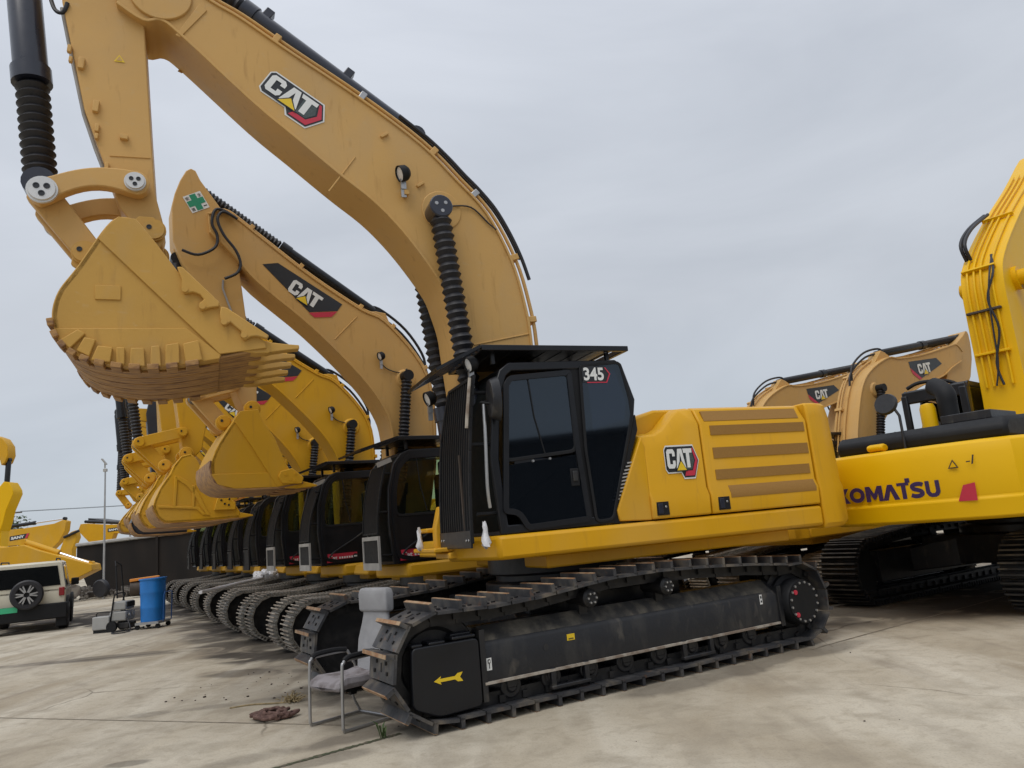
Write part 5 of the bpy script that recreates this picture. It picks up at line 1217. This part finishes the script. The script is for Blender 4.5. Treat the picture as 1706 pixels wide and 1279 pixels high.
# ================================================================== cream off-roader at the left
def build_car():
    root = empty('off_road_car', (-13.614, 20.815, 0.000), heading(-29)); tag(root, 'cream boxy off-road car seen from behind with spare wheel on its tailgate', 'car')
    # local: x forward, y left; rear at x = -1.0
    B = MB()
    body = rounded([(-1.0, .46), (-1.0, 1.06), (2.2, 1.06), (3.0, 1.02), (3.05, .46)], .06)
    B.prism(body, -.86, .86)
    b = B.build('body', CREAM, root, bevel=.05, seg=3)
    B = MB()
    def cs(x, z0, z1, w0, w1): return [(x, -w0, z0), (x, w0, z0), (x, w1, z1 - .05), (x, w1 - .06, z1), (x, -w1 + .06, z1), (x, -w1, z1 - .05)]
    B.loft([cs(-1.0, 1.05, 1.06 + .02, .86, .86), cs(-.97, 1.05, 1.74, .86, .76), cs(-.9, 1.05, 1.79, .86, .76), cs(1.2, 1.05, 1.80, .86, .76), cs(1.75, 1.05, 1.12, .86, .86)])
    B.build('cabin', CREAM, root, bevel=.03)
    for sd in (1, -1):
        B = MB(); B.loft([[(x, sd * (.875 - .1 * (z - 1.06) / .7 ), z) for x, z in ((-.75, 1.12), (.25, 1.12), (.25, 1.66), (-.72, 1.66))], [(x, sd * (.86 - .1 * (z - 1.06) / .7), z) for x, z in ((-.75, 1.12), (.25, 1.12), (.25, 1.66), (-.72, 1.66))]]); B.build('side_window', AUTO, b)
        B = MB(); B.box((-1.015, sd * .77, .98), (.05, .13, .22)); B.build('tail_light', LAMPR, b, bevel=.015)
        B = MB(); B.box((1.35, sd * 1.0, 1.18), (.10, .20, .20)); B.build('door_mirror', MATTE, b, bevel=.03)
        for x in (-.45, 2.25):
            W = MB(); W.lathe([(-.13, .2), (-.13, .31), (-.10, .36), (.10, .36), (.13, .31), (.13, .22), (.09, .2), (.09, 0)], (x, sd * .80, .36), (0, sd, 0), 28); W.build('wheel', RUB, root)
            W = MB(); W.ring([(x + .50 * math.cos(R(t)), .38 + .48 * math.sin(R(t))) for t in range(0, 181, 20)] , [(x + .42 * math.cos(R(t)), .38 + .40 * math.sin(R(t))) for t in range(0, 181, 20)], sd * .80, sd * .93); W.build('wheel_arch', MATTE, b)
    B = MB(); B.prism([(-.70, 1.14), (.52, 1.14), (.47, 1.64), (-.65, 1.64)], -1.005, -.99, 'x') if False else B.loft([[(-1.012 + .025 * (z - 1.06), y, z) for y, z in ((-.74, 1.15), (.74, 1.15), (.66, 1.66), (-.66, 1.66))], [(-1.0 + .03 * (z - 1.06), y, z) for y, z in ((-.74, 1.15), (.74, 1.15), (.66, 1.66), (-.66, 1.66))]]); B.build('rear_window', AUTO, b)
    B = MB(); B.box((-1.05, 0, .50), (.16, 1.82, .40)); B.box((-.98, .78, .26), (.16, .26, .36)); B.box((-.98, -.78, .26), (.16, .26, .36)); B.build('bumper', MATTE, root, bevel=.03)
    B = MB(); B.box((-1.135, .42, .63), (.01, .44, .14)); B.build('number_plate', GPLATE, root)
    B = MB(); o = (-1.06, .0, .98); B.lathe([(0, .2), (0, .34), (.04, .375), (.18, .375), (.21, .34), (.21, .255), (.12, .25), (.12, 0)], o, (-1, 0, 0), 36); s = B.build('spare_wheel', RUB, root)
    B = MB(); B.lathe([(.15, 0), (.17, .07), (.14, .09), (.14, .25), (.205, .26), (.205, .235), (.15, .225), (.15, 0)], o, (-1, 0, 0), 36); B.m = 1
    for k in range(6):
        a = k * math.pi / 3
        for da in (-.16, .16): B.box((o[0] - .19, o[1] + .16 * math.cos(a + da), o[2] + .16 * math.sin(a + da)), (.03, .035, .19), Matrix.Rotation(-(a + da) + math.pi / 2, 3, 'X').transposed())
    B.build('rim', [MATTE, STEEL], s)
    B = MB(); 
    for sd in (1, -1): B.tube([(-.8, sd * .62, 1.80), (-.75, sd * .62, 1.85), (1.0, sd * .62, 1.86), (1.1, sd * .62, 1.80)], .018, 6)
    B.build('roof_rail', MATTE, b)
build_car()

# ================================================================== far left: dump body, pole, arms, rubble
def px_thing(name, label, cat, group=None): 
    o = empty(name, (0, 0, 0)); return tag(o, label, cat, group)
t = px_thing('dump_body', 'long dark steel dump body with pale top rim behind the light pole', 'dump body')
q = [(-23.187, 2.699), (-17.448, 2.732), (-17.402, 0.550), (-17.838, -0.097), (-20.915, -0.032), (-22.459, 0.314)]
B = MB(); poly = [(q[0][0], q[0][1]), (q[1][0] + 3.5, q[1][1] + .25), (q[1][0] + 3.5, .02), (q[0][0] + .8, .02), (q[0][0] + .0, q[0][1] - .8)]
B.prism(poly, 39, 41.6); b = B.build('steel_tub', DBODY, t, bevel=.02)
B = MB(); a, c = Vector((q[0][0], 38.95, q[0][1])), Vector((q[1][0] + 3.5, 38.95, q[1][1] + .25)); B.tube([a, c], .09, 6); B.build('top_rim', LIGHTRIM, b)
for k in range(1, 3):
    p = a.lerp(c, k / 2.2); B = MB(); B.box((p.x, 38.94, p.z / 2), (.12, .1, p.z - .1)); B.build('rib', DBODY, b)
# lamp post
t = px_thing('light_pole', 'thin grey light pole with a small lamp head before the dump body', 'light pole')
q = [(-20.085, 0.986), (-20.332, 6.068), (-20.333, 6.185)]
B = MB(); B.lathe([(0, .09), (.02, .09), (.02, .055), (q[1][1] , .035), (q[1][1], 0)], (q[0][0], 36, 0), (0, 0, 1), 12); B.build('pole', STEEL, t)
B = MB(); B.box((q[0][0], 36, q[1][1] + .0), (.16, .12, .14)); B.box((q[0][0] - .02, 36, q[1][1] + .25), (.05, .05, .3)); B.box((q[0][0] - .03, 35.95, q[1][1] + .42), (.36, .14, .05), Matrix.Rotation(.9, 3, 'Y')); B.build('lamp_head', LIGHTRIM, t)
# low yellow boom behind the car
t = px_thing('excavator', 'yellow excavator whose lowered arm with bright ram rod lies behind the cream car', 'excavator', 'far yellow excavators')
q = [(-20.133, 2.775), (-18.823, 2.510), (-17.959, 2.517), (-17.476, 2.304), (-15.522, 1.626), (-15.475, 1.413), (-16.453, 1.022), (-17.486, 1.218), (-18.359, 1.670), (-19.659, 1.891)]
B = MB(); B.prism([(q[0][0], q[0][1])] + list(q[1:]) + [(q[-1][0], 0.02), (q[0][0] - .5, 0.02)], 27, 27.6); b = B.build('boom', GOLD, t, bevel=.02)
q = [(-18.135, 2.528), (-16.816, 2.027), (-16.772, 2.002), (-15.680, 1.588)]
ram(t, 'stick_ram', (q[0][0], 27.3, q[0][1] + .12), (q[3][0], 27.3, q[3][1] + .06), .10, .52, boot=False, body=GOLD, rodname='chrome_rod')
# raised yellow arm at the left edge
t = px_thing('excavator', 'bright yellow excavator at the far left edge, only its folded arm in view', 'excavator', 'far yellow excavators')
q = [(-21.345, 7.170), (-20.993, 7.014), (-20.783, 6.697), (-20.744, 6.299), (-20.855, 6.015), (-20.998, 5.906), (-21.112, 6.284), (-21.304, 6.179)]
B = MB(); B.prism(list(q), 30, 30.5); B.build('boom_tip', GOLD, t, bevel=.02)
q = [(-21.452, 5.047), (-21.060, 5.012), (-20.874, 5.237), (-20.677, 5.195), (-20.494, 4.888), (-20.464, 4.716), (-20.731, 4.068), (-20.833, 3.601), (-20.940, 3.255), (-21.371, 3.175)]
B = MB(); B.prism(list(q), 30, 30.6); B.prism([(q[0][0] - .4, .02), (q[0][0] - .4, q[0][1]), (q[0][0], q[0][1]), (q[8][0], q[8][1]), (q[8][0] - .1, .02)], 30.05, 30.55); B.build('stick', KOM, t, bevel=.02)
q = [(-20.836, 6.136), (-20.896, 4.563)]
ram(t, 'bucket_ram', (q[0][0], 30.2, q[0][1]), (q[1][0], 30.2, q[1][1]), .10, .75, boot=False, body=BLACK, rodname='rod')
# two lettered booms far off
def lettered(y, top, ltr, lab, foot, extra):
    t = px_thing('excavator', lab, 'excavator', 'far yellow excavators')
    B = MB(); B.prism(top, y, y + .6); b = B.build('boom', GOLD, t, bevel=.02)
    D = Decal((ltr[0][0], y - .004, ltr[0][1]), (ltr[1][0] - ltr[0][0], 0, ltr[1][1] - ltr[0][1]), (0, 0, 1), (0, -1, 0))
    L = abs(ltr[1][0] - ltr[0][0]); H = L * .27
    D.poly([(-.25 * H, 0), (L, 0), (L + H * .4, H), (-.25 * H, H)], DARKD, 4); D.text('SANY', .02, H * .2, L * .8, H * .6, WHITE, 8, bold=.05); D.poly([(L * .86, 0), (L, 0), (L + H * .4, H), (L * .86 + H * .4, H)], REDD, 8); D.build('lettering', b)
    ram(t, 'stick_ram', extra[0], extra[1], .12, .6, boot=False, body=BLACK, rodname='rod')
    B = MB(); B.box((foot[0], y + .3, 1.2), (2.6, 2.2, .7)); B.build('engine_housing', GOLD, t, bevel=.05)
    for dy in (-.6, 1.2):
        B = MB(); B.prism([(foot[0] - 1.8, .4), (foot[0] - 1.5, .02), (foot[0] + 1.5, .02), (foot[0] + 1.8, .4), (foot[0] + 1.5, .8), (foot[0] - 1.5, .8)], y + dy, y + dy + .5); B.build('crawler_track', LINK, t, bevel=.05)
    B = MB(); B.box((foot[0] + .3, y - .1, 2.0), (1.1, .9, 1.4)); B.build('cab', BLACK, t, bevel=.06)
q = [(-41.292, 4.136), (-37.961, 4.327), (-36.298, 4.546), (-34.626, 4.560), (-32.539, 4.700), (-31.958, 4.894), (-31.705, 4.789), (-31.773, 4.138), (-32.173, 3.439), (-32.985, 2.699), (-33.743, 3.051), (-35.005, 3.449), (-38.755, 3.501), (-41.244, 3.318)]
p = [(-35.517, 3.780), (-34.353, 3.880)]; e = [(-37.138, 4.622), (-31.958, 4.894)]
lettered(52, list(q), p, 'far excavator at the left lettered SANY on its level yellow boom', (q[0][0] - 1, 0), ((e[0][0], 52.3, e[0][1] + .1), (e[1][0], 52.3, e[1][1] + .1)))
q = [(-33.226, 4.248), (-33.056, 4.718), (-32.696, 4.730), (-30.982, 4.487), (-28.642, 4.364), (-27.293, 4.331), (-27.293, 3.669), (-28.952, 3.599), (-30.524, 3.828), (-30.786, 3.149), (-32.310, 3.243), (-32.767, 3.722)]
p = [(-30.930, 3.953), (-29.988, 4.000)]; e = [(-32.787, 4.827), (-28.282, 4.287)]
lettered(56, list(q), p, 'second far excavator lettered SANY, its boom over the dark dump body', (q[0][0] + 7.5, 0), ((e[0][0], 56.3, e[0][1] + .05), (e[1][0], 56.3, e[1][1] + .05)))
t = px_thing('excavator', 'unlettered far excavator, short yellow arm end between the two lettered booms', 'excavator', 'far yellow excavators')
q = [(-30.842, 2.850), (-30.541, 3.605), (-30.147, 3.924), (-29.828, 4.013), (-29.738, 3.533), (-30.041, 2.778), (-30.353, 2.416)]
B = MB(); B.prism([(q[0][0], .02)] + list(q[:-1]) + [(q[5][0], .02)], 50, 50.5); B.build('stick', GOLD, t, bevel=.02)
B = MB(); a = Vector((q[1][0], 49.9, q[1][1])); B.tube([a, a + Vector((1.0, 0, .35))], .09, 8); B.build('ram', BLACK, t)
# roof panels of a low shed far off
t = px_thing('carport', 'thin dark canopy roofs on posts far behind the light pole', 'carport')
for qa in ([(-43.496, 6.317), (-41.015, 5.796)], [(-39.813, 6.281), (-38.363, 5.912)]):
    B = MB(); x0, z0 = qa[0]; x1, z1 = qa[1]
    B.prism([(x0, z0), (x1, z1), (x1, z1 - .12), (x0, z0 - .28)], 75, 78); B.build('roof', FRAME, t)
    for x, z in ((x0 + .4, z0), (x1 - .3, z1)): 
        B = MB(); B.box((x, 75.3, (z - .15) / 2), (.15, .15, z - .15)); B.build('post', STEEL, t)
# rubble and scrap before the dump body
rnd = random.Random(5)
P = MB()
for k in range(240):
    x = -25.2 + rnd.uniform(0, 8.6); y = 36.6 + rnd.uniform(0, 2.2) - (x + 25) * .14; s = rnd.uniform(.07, .26)
    hgt = max(0, .55 - abs(x + 22) * .10) * rnd.uniform(0, 1)
    P.box((x, y, s * .3 + hgt), (s * rnd.uniform(.7, 1.8), s, s * rnd.uniform(.4, .9)), Matrix.Rotation(rnd.uniform(0, 3), 3, 'Z') @ Matrix.Rotation(rnd.uniform(-.4, .4), 3, 'X'))
tag(P.build('rubble', RUBBLE), None, None, None, 'stuff')
for k, (x, y, r, lab) in enumerate(((-20.2, 36.0, .42, 'worn tyre standing in the rubble right of the pole'), (-22.6, 36.2, .34, 'smaller dark tyre lying near the foot of the light pole'))):
    P = MB(); P.lathe([(-.12, r * .62), (-.13, r * .9), (-.08, r), (.08, r), (.13, r * .9), (.12, r * .62), (0, r * .58)], (x, y, r * .95 + .1 * (1 - k)), (.25, 1, .1 + .2 * k), 24); tag(P.build('tyre', RUB), lab, 'tyre', 'tyres in the rubble')
root = empty('scrap_tank', (-17.6, 34.8, 0), heading(80)); tag(root, 'scrap machine part with ochre cover lying right of the rubble', 'scrap')
P = MB(); P.lathe([(-.5, 0), (-.5, .34), (.35, .36), (.42, .2), (.42, 0)], (0, 0, .40), (1, .1, 0), 20); P.build('drum', BROWNM, root)
P = MB(); P.prism([(-.5, .70), (.55, .78), (.65, .84), (.55, .88), (-.5, .83)], -.3, .3); P.build('cover', ORANGE, root, bevel=.02)
root = empty('scrap_engine', (-21.6, 35.6, 0), heading(60)); tag(root, 'rusty scrap engine block at the foot of the light pole', 'scrap')
P = MB(); P.box((0, 0, .45), (.6, .5, .8)); P.box((.1, .2, 1.0), (.25, .2, .5)); P.build('block', BROWNM, root, bevel=.04)
P = MB(); P.lathe([(-.1, 0), (-.1, .3), (.1, .3), (.1, 0)], (.3, -.25, .5), (.2, 1, 0), 16); P.lathe([(-.1, 0), (-.1, .16), (.1, .16), (.1, 0)], (-.2, -.28, .7), (.2, 1, 0), 16); P.build('pulley', RUBBLE, root)

# ================================================================== trees, pole
def tree(name, loc, h, r, label, seed, n=420):
    rd = random.Random(seed); root = empty(name, loc); tag(root, label, 'tree', 'trees beyond the yard')
    T = MB(); T.tube([(0, 0, 0), (.03 * h, 0, h * .3), (.0, .02 * h, h * .6)], [h * .035, h * .026, h * .014], 8)
    for k in range(5):
        a = rd.uniform(0, 6.28); T.tube([(0, 0, h * (.35 + .05 * k)), (r * .6 * math.cos(a), r * .6 * math.sin(a), h * (.55 + .06 * k))], [h * .014, h * .005], 6)
    T.build('trunk', BARK, root)
    Cw = MB(); cl = [(rd.uniform(-.6, .6) * r, rd.uniform(-.6, .6) * r, h * rd.uniform(.4, .86), rd.uniform(.3, .55) * r) for _ in range(14)]
    for k in range(n):
        c = rd.choice(cl); d = Vector((rd.gauss(0, 1), rd.gauss(0, 1), rd.gauss(0, 1))).normalized() * c[3] * rd.uniform(.5, 1.05)
        p = Vector(c[:3]) + d; s = r * rd.uniform(.07, .14)
        M = Matrix.Rotation(rd.uniform(0, 6.28), 3, 'Z') @ Matrix.Rotation(rd.uniform(-1.2, 1.2), 3, 'X')
        Cw.add([p + M @ Vector(v) * s for v in ((-1, 0, 0), (0, -.5, .1), (1, 0, 0), (0, .5, .1))], [(0, 1, 2, 3)])
    Cw.build('crown', LEAF, root); return root
for i, (x, d, h, r, lab) in enumerate([(-47.65, 70.0, 7.72, 1.70, 'small green tree beside the distant utility pole at the left'), (-46.30, 95.0, 7.12, 2.00, 'round green tree far off behind the light pole')]):
    tree('tree', (x, d, 0), h, r, lab, 20 + i, 900)
root = empty('utility_pole', (-61.357, 90.000, 0.000)); tag(root, 'distant utility pole with crossarm at the far left', 'utility pole')
P = MB(); P.cyl((0, 0, 0), (0, 0, 9.0), .14, 10); P.build('pole', BARK, root)
P = MB(); P.box((0, 0, 8.7), (2.2, .12, .14)); P.build('crossarm', BARK, root)
P = MB()
for x in (-.9, .9): P.tube(smooth3([(x, 0, 8.85), (x + 30, 4, 8.2), (x + 60, 8, 8.9)]), .02, 4)
P.build('wire', MATTE, root)
# weeds in the slab joint
root = MB(); rd = random.Random(3)
for k in range(9):
    a = rd.uniform(0, 6.28); L = rd.uniform(.06, .15); p = Vector((-1.28 + rd.gauss(0, .012), 6.36 + rd.gauss(0, .012), 0)); d = Vector((math.cos(a), math.sin(a), 0))
    q1 = p + d * L * .3 + Vector((0, 0, L * .8)); q2 = p + d * L * .9 + Vector((0, 0, L * .95)); w = Vector((-d.y, d.x, 0)) * .009
    root.add([p - w * .3, p + w * .3, q1 + w, q2, q1 - w], [(0, 1, 2, 3, 4)])
tag(root.build('weed', LEAF), 'single green weed growing from the joint by the chair', 'weed')

# the long shed across the yard, seen as the slanted dark reflection in the cab windows
t = empty('shed', (19.5, -11.0, 0), heading(133)); tag(t, 'long dark shed across the yard, mirrored in the windows of the big black cab', 'shed')
P = MB(); P.prism([(-24, 0), (-24, 4.6), (24, 5.8), (24, 0)], 0, 12, 'x'); P.build('wall', mat('shed_cladding', (.045, .05, .055), .8, vary=.2, scale=.5), t)
P = MB(); P.prism([(-24.6, 4.6), (24.6, 5.85), (24.6, 6.05), (-24.6, 4.8)], -.6, 12.6, 'x'); P.build('roof', FRAME, t)

# ================================================================== ground
def build_ground():
    m = bpy.data.materials.new('yard_concrete'); m.use_nodes = True; nt = m.node_tree; N = nt.nodes; L = nt.links; p = N['Principled BSDF']
    tc = N.new('ShaderNodeTexCoord')
    def noise(sc, det=6, dist=0.0, stretch=None):
        n = N.new('ShaderNodeTexNoise'); n.inputs['Scale'].default_value = sc; n.inputs['Detail'].default_value = det; n.inputs['Distortion'].default_value = dist
        if stretch:
            mp = N.new('ShaderNodeMapping'); mp.inputs['Scale'].default_value = stretch[:3]; mp.inputs['Rotation'].default_value = (0, 0, stretch[3]); L.new(tc.outputs['Object'], mp.inputs['Vector']); L.new(mp.outputs[0], n.inputs['Vector'])
        else: L.new(tc.outputs['Object'], n.inputs['Vector'])
        return n.outputs['Fac']
    def ramp(x, a, b, ca=(0, 0, 0), cb=(1, 1, 1)):
        r = N.new('ShaderNodeValToRGB'); r.color_ramp.elements[0].position = a; r.color_ramp.elements[1].position = b
        r.color_ramp.elements[0].color = (*ca, 1); r.color_ramp.elements[1].color = (*cb, 1); L.new(x, r.inputs['Fac']); return r.outputs['Color']
    def mixc(f, a, b, mode='MIX'):
        x = N.new('ShaderNodeMix'); x.data_type = 'RGBA'; x.blend_type = mode
        if isinstance(f, (int, float)): x.inputs[0].default_value = f
        else: L.new(f, x.inputs[0])
        for v, k in ((a, 6), (b, 7)):
            if isinstance(v, tuple): x.inputs[k].default_value = (*v, 1)
            else: L.new(v, x.inputs[k])
        return x.outputs[2]
    def math_(op, a, b):
        x = N.new('ShaderNodeMath'); x.operation = op; x.use_clamp = True
        for v, k in ((a, 0), (b, 1)):
            if isinstance(v, (int, float)): x.inputs[k].default_value = v
            else: L.new(v, x.inputs[k])
        return x.outputs[0]
    base = ramp(noise(.55, 8, .6), .32, .68, (.34, .285, .205), (.52, .465, .365))
    base = mixc(ramp(noise(.9, 7, 1.2, (1.0, .22, 1, R(32))), .44, .66), base, (.55, .50, .405))
    base = mixc(math_('MULTIPLY', ramp(noise(2.2, 8, .5), .50, .72), .55), base, (.27, .23, .17))
    base = mixc(math_('MULTIPLY', ramp(noise(.16, 6, 1.5), .52, .70), .55), base, (.22, .19, .155))
    base = mixc(math_('MULTIPLY', ramp(noise(60, 4), .52, .72), .35), base, (.2, .17, .13))
    base = mixc(math_('MULTIPLY', ramp(noise(7, 9, 1.0), .50, .70), .40), base, (.29, .245, .18))
    base = mixc(math_('MULTIPLY', ramp(noise(3.0, 8, .6, (1, .10, 1, R(-28))), .54, .70), .45), base, (.24, .20, .155))
    vo = N.new('ShaderNodeTexVoronoi'); vo.feature = 'DISTANCE_TO_EDGE'; vo.inputs['Scale'].default_value = .33
    nv = N.new('ShaderNodeTexNoise'); nv.inputs['Scale'].default_value = 1.6; nv.inputs['Detail'].default_value = 6; L.new(tc.outputs['Object'], nv.inputs['Vector'])
    va = N.new('ShaderNodeMix'); va.data_type = 'RGBA'; va.inputs[0].default_value = .22; L.new(tc.outputs['Object'], va.inputs[6]); L.new(nv.outputs['Color'], va.inputs[7]); L.new(va.outputs[2], vo.inputs['Vector'])
    crack = math_('MULTIPLY', ramp(vo.outputs['Distance'], .0, .004, (1, 1, 1), (0, 0, 0)), ramp(noise(.35, 3), .50, .60))
    base = mixc(math_('MULTIPLY', crack, .75), base, (.07, .055, .04))
    rough = .82
    stain_shade = None
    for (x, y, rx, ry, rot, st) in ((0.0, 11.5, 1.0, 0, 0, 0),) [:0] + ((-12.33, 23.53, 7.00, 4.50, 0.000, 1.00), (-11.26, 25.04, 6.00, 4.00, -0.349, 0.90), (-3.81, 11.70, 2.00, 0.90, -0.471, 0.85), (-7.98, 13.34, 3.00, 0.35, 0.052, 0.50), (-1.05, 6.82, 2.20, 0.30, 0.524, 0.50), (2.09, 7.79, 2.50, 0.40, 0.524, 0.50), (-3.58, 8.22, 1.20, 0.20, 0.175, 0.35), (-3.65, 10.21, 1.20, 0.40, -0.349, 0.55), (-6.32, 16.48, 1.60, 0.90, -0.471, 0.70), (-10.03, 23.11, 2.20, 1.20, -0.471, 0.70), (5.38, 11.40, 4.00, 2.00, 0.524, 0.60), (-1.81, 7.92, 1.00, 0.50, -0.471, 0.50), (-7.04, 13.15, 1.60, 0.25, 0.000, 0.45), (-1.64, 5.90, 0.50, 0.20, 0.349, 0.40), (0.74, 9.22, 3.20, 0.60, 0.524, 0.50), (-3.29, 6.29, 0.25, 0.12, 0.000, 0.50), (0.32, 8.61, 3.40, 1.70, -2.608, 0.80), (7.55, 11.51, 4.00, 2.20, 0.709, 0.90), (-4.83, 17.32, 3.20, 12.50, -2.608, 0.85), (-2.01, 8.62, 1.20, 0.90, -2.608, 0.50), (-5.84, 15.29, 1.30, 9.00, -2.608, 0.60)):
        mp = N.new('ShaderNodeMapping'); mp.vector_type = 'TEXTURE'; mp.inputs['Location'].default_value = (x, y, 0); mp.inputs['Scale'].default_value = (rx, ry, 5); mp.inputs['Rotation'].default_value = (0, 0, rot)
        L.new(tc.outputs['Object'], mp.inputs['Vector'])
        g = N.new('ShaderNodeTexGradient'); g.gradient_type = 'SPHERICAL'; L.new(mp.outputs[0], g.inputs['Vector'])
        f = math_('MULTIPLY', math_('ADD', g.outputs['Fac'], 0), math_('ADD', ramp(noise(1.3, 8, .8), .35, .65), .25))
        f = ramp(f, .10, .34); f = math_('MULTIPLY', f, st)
        base = mixc(f, base, (.05, .042, .035))  # ground stains, plus shade painted under the machines and along their tracks
        stain_shade = f if stain_shade is None else math_('MAXIMUM', stain_shade, f)
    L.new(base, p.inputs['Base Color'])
    rr = N.new('ShaderNodeMapRange'); rr.inputs['To Min'].default_value = .82; rr.inputs['To Max'].default_value = .80; L.new(stain_shade, rr.inputs['Value']); L.new(rr.outputs[0], p.inputs['Roughness'])
    p.inputs['Specular IOR Level'].default_value = .25
    b = N.new('ShaderNodeBump'); b.inputs['Strength'].default_value = .35; b.inputs['Distance'].default_value = .02; L.new(noise(14, 8), b.inputs['Height']); L.new(b.outputs[0], p.inputs['Normal'])
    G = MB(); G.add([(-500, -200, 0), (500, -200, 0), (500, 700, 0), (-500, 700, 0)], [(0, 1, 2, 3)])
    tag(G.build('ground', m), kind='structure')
    # joints between the slabs, mossy where they are old
    J = MB(); jm = mat('slab_joint', (.22, .185, .14), .9, vary=.3, scale=8)
    rd = random.Random(2)
    def joint(a, b, w, n=40):
        a = Vector(a); b = Vector(b); d = (b - a).normalized(); s = Vector((-d.y, d.x)); prev = None
        for k in range(n + 1):
            c = a.lerp(b, k / n); hw = w * rd.uniform(.5, 1.3)
            cur = (c + s * hw, c - s * hw)
            if prev: J.add([(prev[0].x, prev[0].y, .004), (prev[1].x, prev[1].y, .004), (cur[1].x, cur[1].y, .004), (cur[0].x, cur[0].y, .004)], [(0, 1, 2, 3)])
            prev = cur
    for a, b, w in [((2.922, 8.362), (8.160, 11.930), 0.012), ((-6.317, 8.834), (-1.684, 6.878), 0.008), ((-11.238, 15.674), (-5.436, 15.297), 0.007), ((-14.678, 23.827), (-12.823, 30.285), 0.020)]: joint(a, b, w)
    tag(J.build('slab_joints', jm), kind='structure')
    J = MB(); joint((-2.027, 5.740), (-1.156, 6.442), .030, 60)
    tag(J.build('mossy_joint', mat('moss', (.055, .065, .03), .95, col2=(.12, .10, .07), scale=14, bump=.4)), kind='structure')
    P = MB()
    rd = random.Random(8)
    for k in range(70):
        if k < 60: x, y = rd.uniform(-4.2, -2.2), rd.uniform(8.2, 10.2)
        else: x, y = rd.uniform(-3, 4), rd.uniform(5.2, 9)
        s = abs(rd.gauss(0, .006)) + .003
        P.box((x, y, s * .3), (s * 1.6, s, s), Matrix.Rotation(rd.uniform(0, 3), 3, 'Z'))
    tag(P.build('grit', BROWNM), kind='stuff')
build_ground()

# ================================================================== sky and light
w = bpy.data.worlds.new('World'); SC.world = w; w.use_nodes = True
nt = w.node_tree; N = nt.nodes; L = nt.links; N.clear()
EL, AZ = 58, 205
sky = N.new('ShaderNodeTexSky'); sky.sky_type = 'NISHITA'; sky.sun_disc = False; sky.sun_elevation = R(EL); sky.sun_rotation = R(AZ)
bg1 = N.new('ShaderNodeBackground'); bg1.inputs['Strength'].default_value = 0.08; L.new(sky.outputs[0], bg1.inputs['Color'])
tc = N.new('ShaderNodeTexCoord')
def wnoise(scale, stretch, det, dist=0):
    mp = N.new('ShaderNodeMapping'); mp.inputs['Scale'].default_value = stretch; L.new(tc.outputs['Generated'], mp.inputs['Vector'])
    n = N.new('ShaderNodeTexNoise'); n.inputs['Scale'].default_value = scale; n.inputs['Detail'].default_value = det; n.inputs['Distortion'].default_value = dist; L.new(mp.outputs[0], n.inputs['Vector']); return n.outputs['Fac']
sep = N.new('ShaderNodeSeparateXYZ'); L.new(tc.outputs['Generated'], sep.inputs[0])
grad = N.new('ShaderNodeValToRGB'); e = grad.color_ramp.elements
e[0].position = 0.0; e[0].color = (.52, .57, .625, 1); e[1].position = 1.0; e[1].color = (1.35, 1.38, 1.45, 1)
for pos, c in ((.12, (.53, .575, .635)), (.27, (.585, .62, .675)), (.45, (.66, .70, .765)), (.70, (.69, .73, .81))):
    x = e.new(pos); x.color = (*c, 1)
L.new(sep.outputs['Z'], grad.inputs['Fac'])
cl = N.new('ShaderNodeValToRGB'); cl.color_ramp.elements[0].position = .36; cl.color_ramp.elements[1].position = .66
cl.color_ramp.elements[0].color = (.90, .905, .915, 1); cl.color_ramp.elements[1].color = (1.09, 1.085, 1.08, 1)
L.new(wnoise(1.7, (1, 1, 3.0), 6, .55), cl.inputs['Fac'])
mul = N.new('ShaderNodeMix'); mul.data_type = 'RGBA'; mul.blend_type = 'MULTIPLY'; mul.inputs[0].default_value = 1.0
L.new(grad.outputs[0], mul.inputs[6]); L.new(cl.outputs[0], mul.inputs[7])
ax = N.new('ShaderNodeMapRange'); ax.inputs['From Min'].default_value = -.7; ax.inputs['From Max'].default_value = .7; ax.inputs['To Min'].default_value = 1.07; ax.inputs['To Max'].default_value = .95; L.new(sep.outputs['X'], ax.inputs['Value'])
bg2 = N.new('ShaderNodeBackground'); L.new(ax.outputs['Result'], bg2.inputs['Strength']); L.new(mul.outputs[2], bg2.inputs['Color'])
mx = N.new('ShaderNodeMixShader'); mx.inputs[0].default_value = .9; L.new(bg1.outputs[0], mx.inputs[1]); L.new(bg2.outputs[0], mx.inputs[2])
out = N.new('ShaderNodeOutputWorld'); L.new(mx.outputs[0], out.inputs['Surface'])
sun = bpy.data.lights.new('sun', 'SUN'); sun.energy = 1.2; sun.angle = R(35); sun.color = (1, .96, .9)
so = bpy.data.objects.new('sun', sun); COL.objects.link(so); so.rotation_euler = (R(90 - EL), 0, R(180 - AZ)); so.location = (0, 0, 30)

# ================================================================== camera
cam = bpy.data.cameras.new('camera'); cam.sensor_width = 36; cam.lens = 26.1665; cam.clip_end = 3000; cam.clip_start = .05
co = bpy.data.objects.new('camera', cam); COL.objects.link(co)
co.matrix_world = Matrix(((0.995804, 0.091514, -0.000000, 0.000000), (0.017299, -0.188232, -0.981972, 0.000000), (-0.089865, 0.977852, -0.189025, 1.550000), (0.000000, 0.000000, 0.000000, 1.000000)))
SC.camera = co
SC.view_settings.view_transform = 'Standard'; SC.view_settings.look = 'None'; SC.view_settings.exposure = 0.0; SC.view_settings.gamma = 1.0
SC.cycles.max_bounces = 6; SC.cycles.transparent_max_bounces = 12
